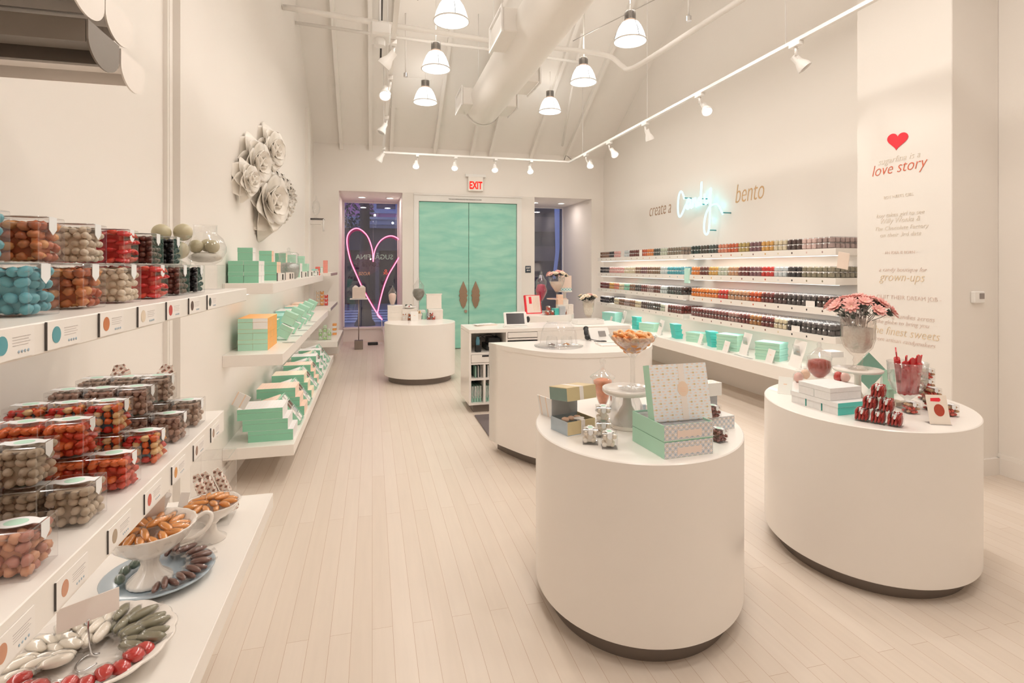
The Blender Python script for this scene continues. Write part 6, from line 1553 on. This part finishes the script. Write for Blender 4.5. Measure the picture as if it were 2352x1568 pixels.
# phone terminal
x, y = gz(1378, 781, .88)
t = thing('payment_terminal', 'white sloping terminal with grey screen and black handset on counter', 'terminal', (x, y + .03, .88), .1)
T = Tm((0, 0, 0), (0, 0, 0))
o = [(-.10, 0), (.02, 0), (.10, .11), (.02, .12)]
MB().prism([(-.05, 0), (.07, 0), (.085, .01), (.03, .10), (.01, .10)], -.095, .095, T=Matrix(((0, 0, 1, 0), (1, 0, 0, 0), (0, 1, 0, 0), (0, 0, 0, 1)))).build('housing', white, t)
T = Tm((.02, -.0225, .052), (-.0, 0, 0)) @ Matrix.Rotation(math.atan2(.10, .06), 4, 'X')
MB().box((-.03, -.022, .0), (.035, .026, .003), T=T).build('screen', mat('grey_screen', (.30, .28, .27), .4, noise=.03), t)
MB().tube(smooth_path([(-.115, -.02, .03), (-.125, -.01, .06), (-.115, .01, .085), (-.105, .03, .095)], 5), .018, 10).ball((-.12, -.025, .03), .024, 12, 8).ball((-.105, .03, .095), .024, 12, 8).build('handset', black, t)
MB().tube(smooth_path([(-.12, -.02, .02), (-.06, -.09, .006), (.0, -.13, .004), (-.03, -.14, .004), (-.1, -.10, .004)], 6), .003, 6).build('cord', black, t)
tag(MB().lathe([(1e-4, 0), (.02, 0), (.022, .003), (1e-4, .005)], 16).build('cable_grommet', black, loc=(*gz(1386, 783, .88), .88)), 'small black cable grommet on the counter', 'grommet')
x, y = gz(1405, 793, .88)
t = thing('clipboard', 'white notepad with dark edge lying on the curved counter', 'notepad', (x, y + .03, .88), -.1)
MB().box((-.10, -.08, 0), (.10, .08, .012), ch=.001).build('pages', paper, t); MB().box((-.10, .03, .012), (.10, .034, .014)).build('dark_edge', kick, t)
x, y = gz(1481, 812, .88)
t = thing('glass_bowl', 'wide glass bowl of white sweets behind the martini glass', 'bowl', (2.05, 4.05, .88))
MB().lathe([(1e-4, .003), (.05, .003), (.10, .04), (.125, .085), (.127, .085), (.105, .038), (.05, 0)], 36).build('glass', glass, t)
tag(MB().lathe([(1e-4, .006), (.048, .006), (.094, .04), (.11, .07), (.07, .085), (1e-4, .09)], 30).build('white_sweets', mat('white_sweets', (.84, .76, .62), .4, noise=.2, nscale=60, bump=.9), loc=(2.05, 4.05, .88)), 'white sweets filling the wide glass bowl', 'sweets', kind='stuff')
# tablet till
t = thing('tablet_till', 'white tablet till with dark screen on the till desk', 'tablet', (*gz(1187, 752, .86), .86), -.03)
t.location.y += .05
T = Tm((0, -.02, .012), (-.42, 0, 0))
MB().box((-.13, -.06, 0), (.115, .06, .012), ch=.003).build('base', white, t)
MB().box((-.125, -.012, 0), (.125, .010, .155), T=T, ch=.004).build('frame', white, t)
MB().box((-.10, -.0135, .02), (.095, -.012, .140), T=T).build('screen', mat('dark_screen', (.07, .065, .07), .15, noise=.05), t)
MB().ball((.15, .05, .075), (.022, .02, .035), 12, 8).build('scanner', black, t)
for i in range(4):
    tag(MB().box((-.12, -.05, 0), (.12, .05, .004)).build('paper_tray', (paper, mat('kraft_card', (.80, .66, .50), .7, noise=.05), paper, wpr)[i], loc=(*gz(1118 - 2 * i, 747, .86), .86 + .0045 * i), rot=(0, 0, .12 * i)), '%s of the flat papers stacked on left end of till desk' % ('bottom sheet', 'second sheet', 'third sheet', 'top sheet')[i], 'paper', 'papers on the till desk')
# vase with cream flowers on the till desk
x, y = gz(1361, 742, .86)
t = thing('crystal_vase', 'tall cut glass vase of cream and pink blooms on till desk', 'vase', (x, y + .12, .86))
MB().lathe([(1e-4, 0), (.045, 0), (.047, .005), (.014, .02), (.014, .045), (.03, .065), (.055, .12), (.066, .20), (.07, .265), (.067, .265), (.06, .19), (.03, .07), (1e-4, .06)], 40, wave=(20, .02)).build('vase', crys, t)
tag(MB().lathe([(1e-4, .064), (.028, .07), (.05, .12), (.06, .20), (.062, .24), (1e-4, .245)], 28).build('crystal_beads', mat('bead_blush', (.92, .78, .68), .35, noise=.3, nscale=90, bump=.6), loc=(x, y + .12, .86)), 'blush beads filling the till desk vase', 'beads', kind='stuff')
bouquet(x, y + .12, .86 + .285, .105, 13, [creamp, creamp, blushp], 'blooms in the till desk vase', 'till desk vase', .038, 'rose', .05, .9, .03)
m = MB()
for k in range(22):
    a = k * 2.4; r = .04 + .085 * ((k * 7) % 5) / 5
    m.ball((0, 0, 0), (.028, .013, .004), 8, 5, 0, Tm((x + r * math.cos(a), y + .12 + r * math.sin(a), .86 + .265 + .016 * (k % 3)), (random.uniform(-.6, .6), random.uniform(-1, .4), a)))
tag(m.build('flower_leaves', leafm), 'dark leaves around the cream blooms on the till desk', 'greenery', kind='stuff')
t = thing('white_tray', 'low white open tray on till desk beside the flower vase', 'tray', (2.38, 5.80, .8615))
MB().box((-.16, -.10, 0), (.16, .10, .006)).box((-.16, -.10, 0), (.16, -.094, .05)).box((-.16, .094, 0), (.16, .10, .05)).box((-.16, -.1, 0), (-.154, .1, .05)).box((.154, -.1, 0), (.16, .1, .05)).build('tray', white, t)

# ================================================================ pedestal before the doors
def gb(name, label, cat, u, v, size, mats6, l=0, rz=0.0, grp=None, dy=0.0):
    x, y = gz(u, v, Z); return gift(name, label, cat, size, mats6, (x, y + size[1] / 2 + dy, Z + l * size[2]), rz, grp)
pw = mat('pale_card', (.84, .77, .70), .6, noise=.03)
for l in range(3):
    gb('pale_gift_box', 'pale gift box, %s of three at left on pedestal before the doors' % ('bottom', 'middle', 'top')[l], 'gift box', 908, 736, (.20, .2, .068), (pw, white, pw, pw, pw, pw), l, grp='pale box stack before the doors')
x, y = gz(985, 737, Z)
for l in range(2): gb('pale_gift_box', '%s pale box under the open one at right, before the doors' % ('lower', 'upper')[l], 'gift box', 1001, 733, (.20, .18, .068), (pw, white, pw, pw, pw, pw), l, grp='pale boxes at right before the doors')
x, y = gz(1001, 733, Z)
t = thing('open_box_lid', 'pale square box lid standing open above the right boxes, before doors', 'box lid', (x - .01, y + .14, Z + .138), rot=(-.12, 0, 0))
MB().box((-.105, -.03, 0), (.105, -.026, .21)).box((-.115, -.035, .20), (.115, .03, .215)).box((-.105, -.026, 0), (-.10, .03, .2)).box((.10, -.026, 0), (.105, .03, .2)).build('lid_shell', pw, t)
x, y = gz(960, 735, Z)
t = thing('apothecary_jar', 'tall footed glass jar of grey sweets before the mint doors', 'glass jar', (x + .03, y + .25, Z + .12))
prof_jar(t, [(1e-4, 0), (.05, 0), (.012, .012), (.010, .10), (.03, .14), (.078, .20), (.09, .25), (.072, .31), (.076, .33)], [(.082, .331), (.078, .35), (.04, .40), (.03, .42), (.016, .435), (.02, .45), (.012, .465), (1e-4, .475)])
tag(MB().lathe([(1e-4, .135), (.028, .142), (.07, .20), (.082, .25), (.066, .30), (1e-4, .31)], 28).build('grey_sweets', mat('grey_sweets', (.22, .21, .18), .35, noise=.5, nscale=50, bump=.9), loc=(x + .03, y + .25, Z + .12)), 'grey-green sweets filling the jar before the doors', 'sweets', kind='stuff')
tag(MB().box((-.09, -.09, 0), (.09, .09, .118), ch=.002).build('white_riser', white, loc=(x + .03, y + .25, Z)), 'white block riser under the grey sweets jar', 'riser')
x, y = gz(945, 735, Z)
t = thing('open_tray', 'shallow open pale tray with wafer sticks before the doors', 'tray', (x + .02, y + .10, Z + .0))
MB().box((-.12, -.05, 0), (.12, .05, .06)).box((-.13, -.06, .06), (.13, -.055, .085)).box((-.13, .055, .06), (.13, .06, .085)).box((-.13, -.06, .06), (-.125, .06, .085)).box((.125, -.06, .06), (.13, .06, .085)).box((-.13, -.06, .055), (.13, .06, .062)).build('tray', pw, t)
for i in range(6):
    tag(MB().box((-.007, -.05, 0), (.007, .05, .05), ch=.002).build('wafer_stick', mat('wafer', (.74, .50, .24), .6, noise=.1), loc=(x - .05 + .028 * i + (.03 if i > 2 else 0), y + .10, Z + .063), rot=(.2, .15, 0)), 'golden wafer stick, %s from left in the open tray' % ORD[i], 'wafer', 'wafer sticks in the tray')
for i in range(6):
    x, y = gz((928, 941, 954, 931, 944, 950)[i], 736, Z)
    if i > 2: pass
    cube('amber gummy', .05, (x - (.012 if i > 2 else 0), y + .03, Z + (.052 if i > 2 else 0)), 'clear cube of golden sweets, %s row, %s, before the doors' % (('lower', 'upper')[i > 2], ('left', 'middle', 'right')[i % 3]), 'golden cubes before the doors', 0, '-y', big=False) if i != 5 else None
for i in range(3):
    x, y = gz((985, 996, 991)[i], 734, Z)
    cube('nut mix', .048, (x, y + .02, Z + (.05 if i == 2 else 0)), 'clear cube of reddish nut mix, %s, right of the card before doors' % ('left', 'right', 'top')[i], 'reddish cubes before the doors', 0, '-y', big=False)
placard('white card with coral print standing among boxes before the doors', *gz(952, 737, Z), .10, .13, z=Z, rz=0, tilt=.12, grp=None)
for i, (u, mt) in enumerate(((966, bluep), (975, mint_l), (984, bluep))):
    tag(MB().box((-.03, -.02, 0), (.03, .02, .09), ch=.001).build('small_gift_box', mt, loc=(gz(u, 733, Z)[0], gz(u, 733, Z)[1] + .05, Z + .0), rot=(0, .1 * (i - 1), .2)), 'small %s box %s, beside card before the doors' % (('blue-grey', 'mint', 'blue-grey')[i], ('left', 'in the middle', 'right')[i]), 'gift box')
x, y = gz(895, 735, Z)
t = thing('apothecary_jar', 'slim jar of pale pink sweets on the stacked pale boxes', 'glass jar', (gz(908, 736, Z)[0] - .035, gz(908, 736, Z)[1] + .10, Z + 3 * .068 + .002))
prof_jar(t, [(1e-4, 0), (.028, 0), (.028, .006), (.05, .08), (.058, .14), (.055, .175)], [(.058, .176), (.04, .20), (.02, .235), (.008, .25), (.012, .262), (1e-4, .275)])
tag(MB().lathe([(1e-4, .006), (.024, .01), (.045, .08), (.052, .14), (.03, .165), (1e-4, .168)], 24).build('pink_sweets', mat('pale_pink_sweets', (.84, .60, .52), .4, noise=.12, nscale=60, bump=.5), loc=t.location), 'pale pink sweets in the slim jar by the heart window', 'sweets', kind='stuff')
t = thing('floral_dish', 'small dish of red and white blossoms before the doors', 'dish', (.50, 7.70, Z + .16))
MB().lathe([(1e-4, 0), (.05, 0), (.09, .02), (.092, .025), (.05, .008), (1e-4, .008)], 28).build('dish', white, t)
tag(MB().box((-.1, -.08, 0), (.1, .08, .158), ch=.002).build('white_riser', pw, loc=(t.location.x, t.location.y, Z)), 'pale block riser under the floral dish', 'riser')
for k in range(7):
    a = k * 2.4; tag(MB().ball((0, 0, 0), (.018, .018, .012), 8, 6, jit=.2).build('sugar_blossom', (cherry, white, leafm)[k % 3], loc=(t.location.x + .05 * math.sin(k) * (.3 + .1 * k), t.location.y + .03 * math.cos(a), t.location.z + .022 + .01 * (k % 3))), '%s sugar blossom in the small dish before the doors' % ('red', 'white', 'green')[k % 3], 'blossom', '%s sugar blossoms' % ('red', 'white', 'green')[k % 3])

# ================================================================ pedestal behind the till desk
x, y = gz(1231, 721, Z)
t = thing('red_gift_box', 'tilted red-edged white card box behind the till desk', 'gift box', (x, y + .08, Z), rot=(-.25, 0, .12))
MB().box((-.14, 0, 0), (.13, .05, .30), ch=.001).build('box', red, t); MB().box((-.12, -.003, .015), (.115, 0, .29)).build('front_card', mat('blush_front', (.88, .72, .64), .6, noise=.03), t)
MB().box((-.075, -.0045, .16), (-.03, -.003, .27)).build('red_print', red, t)
m = MB()
for q in range(4): m.box((.0 + .025 * q, -.0045, .05), (.005 + .025 * q, -.003, .26))
m.build('printed_lines', tgd, t)
x, y = gz(1243, 721, Z); x, y = 2.50, 8.35
t = thing('apothecary_jar', 'footed glass jar of magenta sweets before the dark right window', 'glass jar', (gy(1243, 700, 8.5)[0], 8.5, Z))
s = 1.0
prof_jar(t, [(1e-4, 0), (.05, 0), (.05, .008), (.012, .02), (.012, .16), (.03, .19), (.095, .32), (.10, .36), (.08, .42), (.082, .44), (.09, .50)], [(.092, .50), (.085, .52), (.05, .56), (.035, .60), (.016, .62), (.024, .65), (1e-4, .675)])
tag(MB().lathe([(1e-4, .185), (.026, .195), (.088, .32), (.093, .36), (.074, .42), (.06, .45), (1e-4, .46)], 28).build('magenta_sweets', mat('magenta_sweets', (.56, .06, .13), .3, noise=.35, nscale=40, bump=.8), loc=t.location), 'magenta sweets filling the tall footed jar', 'sweets', kind='stuff')
t = thing('cake_stand', 'pink footed cake plate with white box behind the till desk', 'cake stand', (gy(1279, 700, 8.15)[0], 8.15, Z))
MB().lathe([(1e-4, 0), (.06, 0), (.02, .02), (.016, .21), (.04, .225), (.16, .23), (.165, .245), (1e-4, .24)], 36).build('stand', mat('blush_ceramic', (.84, .58, .48), .25, noise=.02, coat=.4), t)
bx = t.location.x
t = thing('glass_compote', 'wide footed glass of blush sand with pink blooms behind till desk', 'vase', (bx, 8.15, Z + .246))
MB().lathe([(1e-4, 0), (.05, 0), (.012, .015), (.012, .08), (.03, .10), (.10, .20), (.125, .27), (.13, .33)], 32).build('glass', glass, t)
tag(MB().lathe([(1e-4, .096), (.028, .104), (.093, .20), (.115, .26), (1e-4, .265)], 28).build('blush_sand', mat('blush_sand', (.84, .66, .54), .6, noise=.05), loc=t.location), 'blush sand in the wide footed glass', 'sand', kind='stuff')
bouquet(bx, 8.15, Z + .246 + .36, .15, 15, [blushp, creamp, pinkp], 'blooms behind the till desk', 'wide footed glass', .055, 'rose', .09, .8, .04)
gx0 = gy(1303, 700, 8.25)[0]
t = thing('cake_stand', 'small white plate stand holding blush box near right window', 'cake stand', (gx0 + .02, 8.42, Z))
MB().lathe([(1e-4, 0), (.06, 0), (.02, .02), (.02, .31), (.04, .325), (.12, .33), (.12, .345), (1e-4, .345)], 32).build('stand', ceram, t)
t = thing('blush_gift_box', 'blush box with teal printed foot on the small plate stand', 'gift box', (gx0 + .02, 8.42, Z + .3465))
MB().box((-.09, -.07, 0), (.09, .07, .25), ch=.002).build('box', mat('blush_box', (.88, .70, .60), .6, noise=.03), t)
MB().box((-.0905, -.0705, 0), (.0905, -.07, .05)).build('teal_print', sprinkle('teal_dots', 'XZ', .05, (.84, .84, .84), (.15, .60, .55), (.5, .6, .62), .2, .12), t)
for l in range(4):
    for k in range(3):
        if (l, k) in ((3, 1), (3, 2), (2, 2)): continue
        x = 2.83 + k * .085
        gift('small_carton', 'cream small carton, %s row, %s from left, behind the till desk' % (ORD[l], ORD[k]), 'carton', (.083, .083, .077), six(pw, (peach if k == 0 and l > 1 else pw), pw), (x, 8.03, Z + l * .0772), 0, 'cream cartons behind the till desk')
for i, (u, mt, l, lb) in enumerate(((1257, 'nut mix', 0, 'left'), (1268, 'nut mix', 0, 'right'), (1260, 'nut mix', 1, 'top'), (1297, 'peach gummy', 0, 'orange single'))):
    x = gy(u, 700, 7.95)[0]
    cube(mt, .068, (x, 7.96, Z + l * .07), 'clear candy cube behind the till desk, %s' % lb, 'candy cubes behind the till desk', .1, '-y', big=False)
x = gy(1279, 700, 8.0)[0]
gift('teal_gift_box', 'teal gift box behind the till desk, beside the cubes', 'gift box', (.13, .10, .10), (teal_l, teal_l, teal, teal_l, teal, teal), (x, 8.0, Z), .2)
t = thing('teal_gift_box', 'silver-grey small box behind the till desk, right of teal one', 'gift box', (gy(1290, 700, 7.95)[0], 7.94, Z)); MB().box((-.045, -.04, 0), (.045, .04, .13), ch=.002).build('box', grey_l, t)
# end
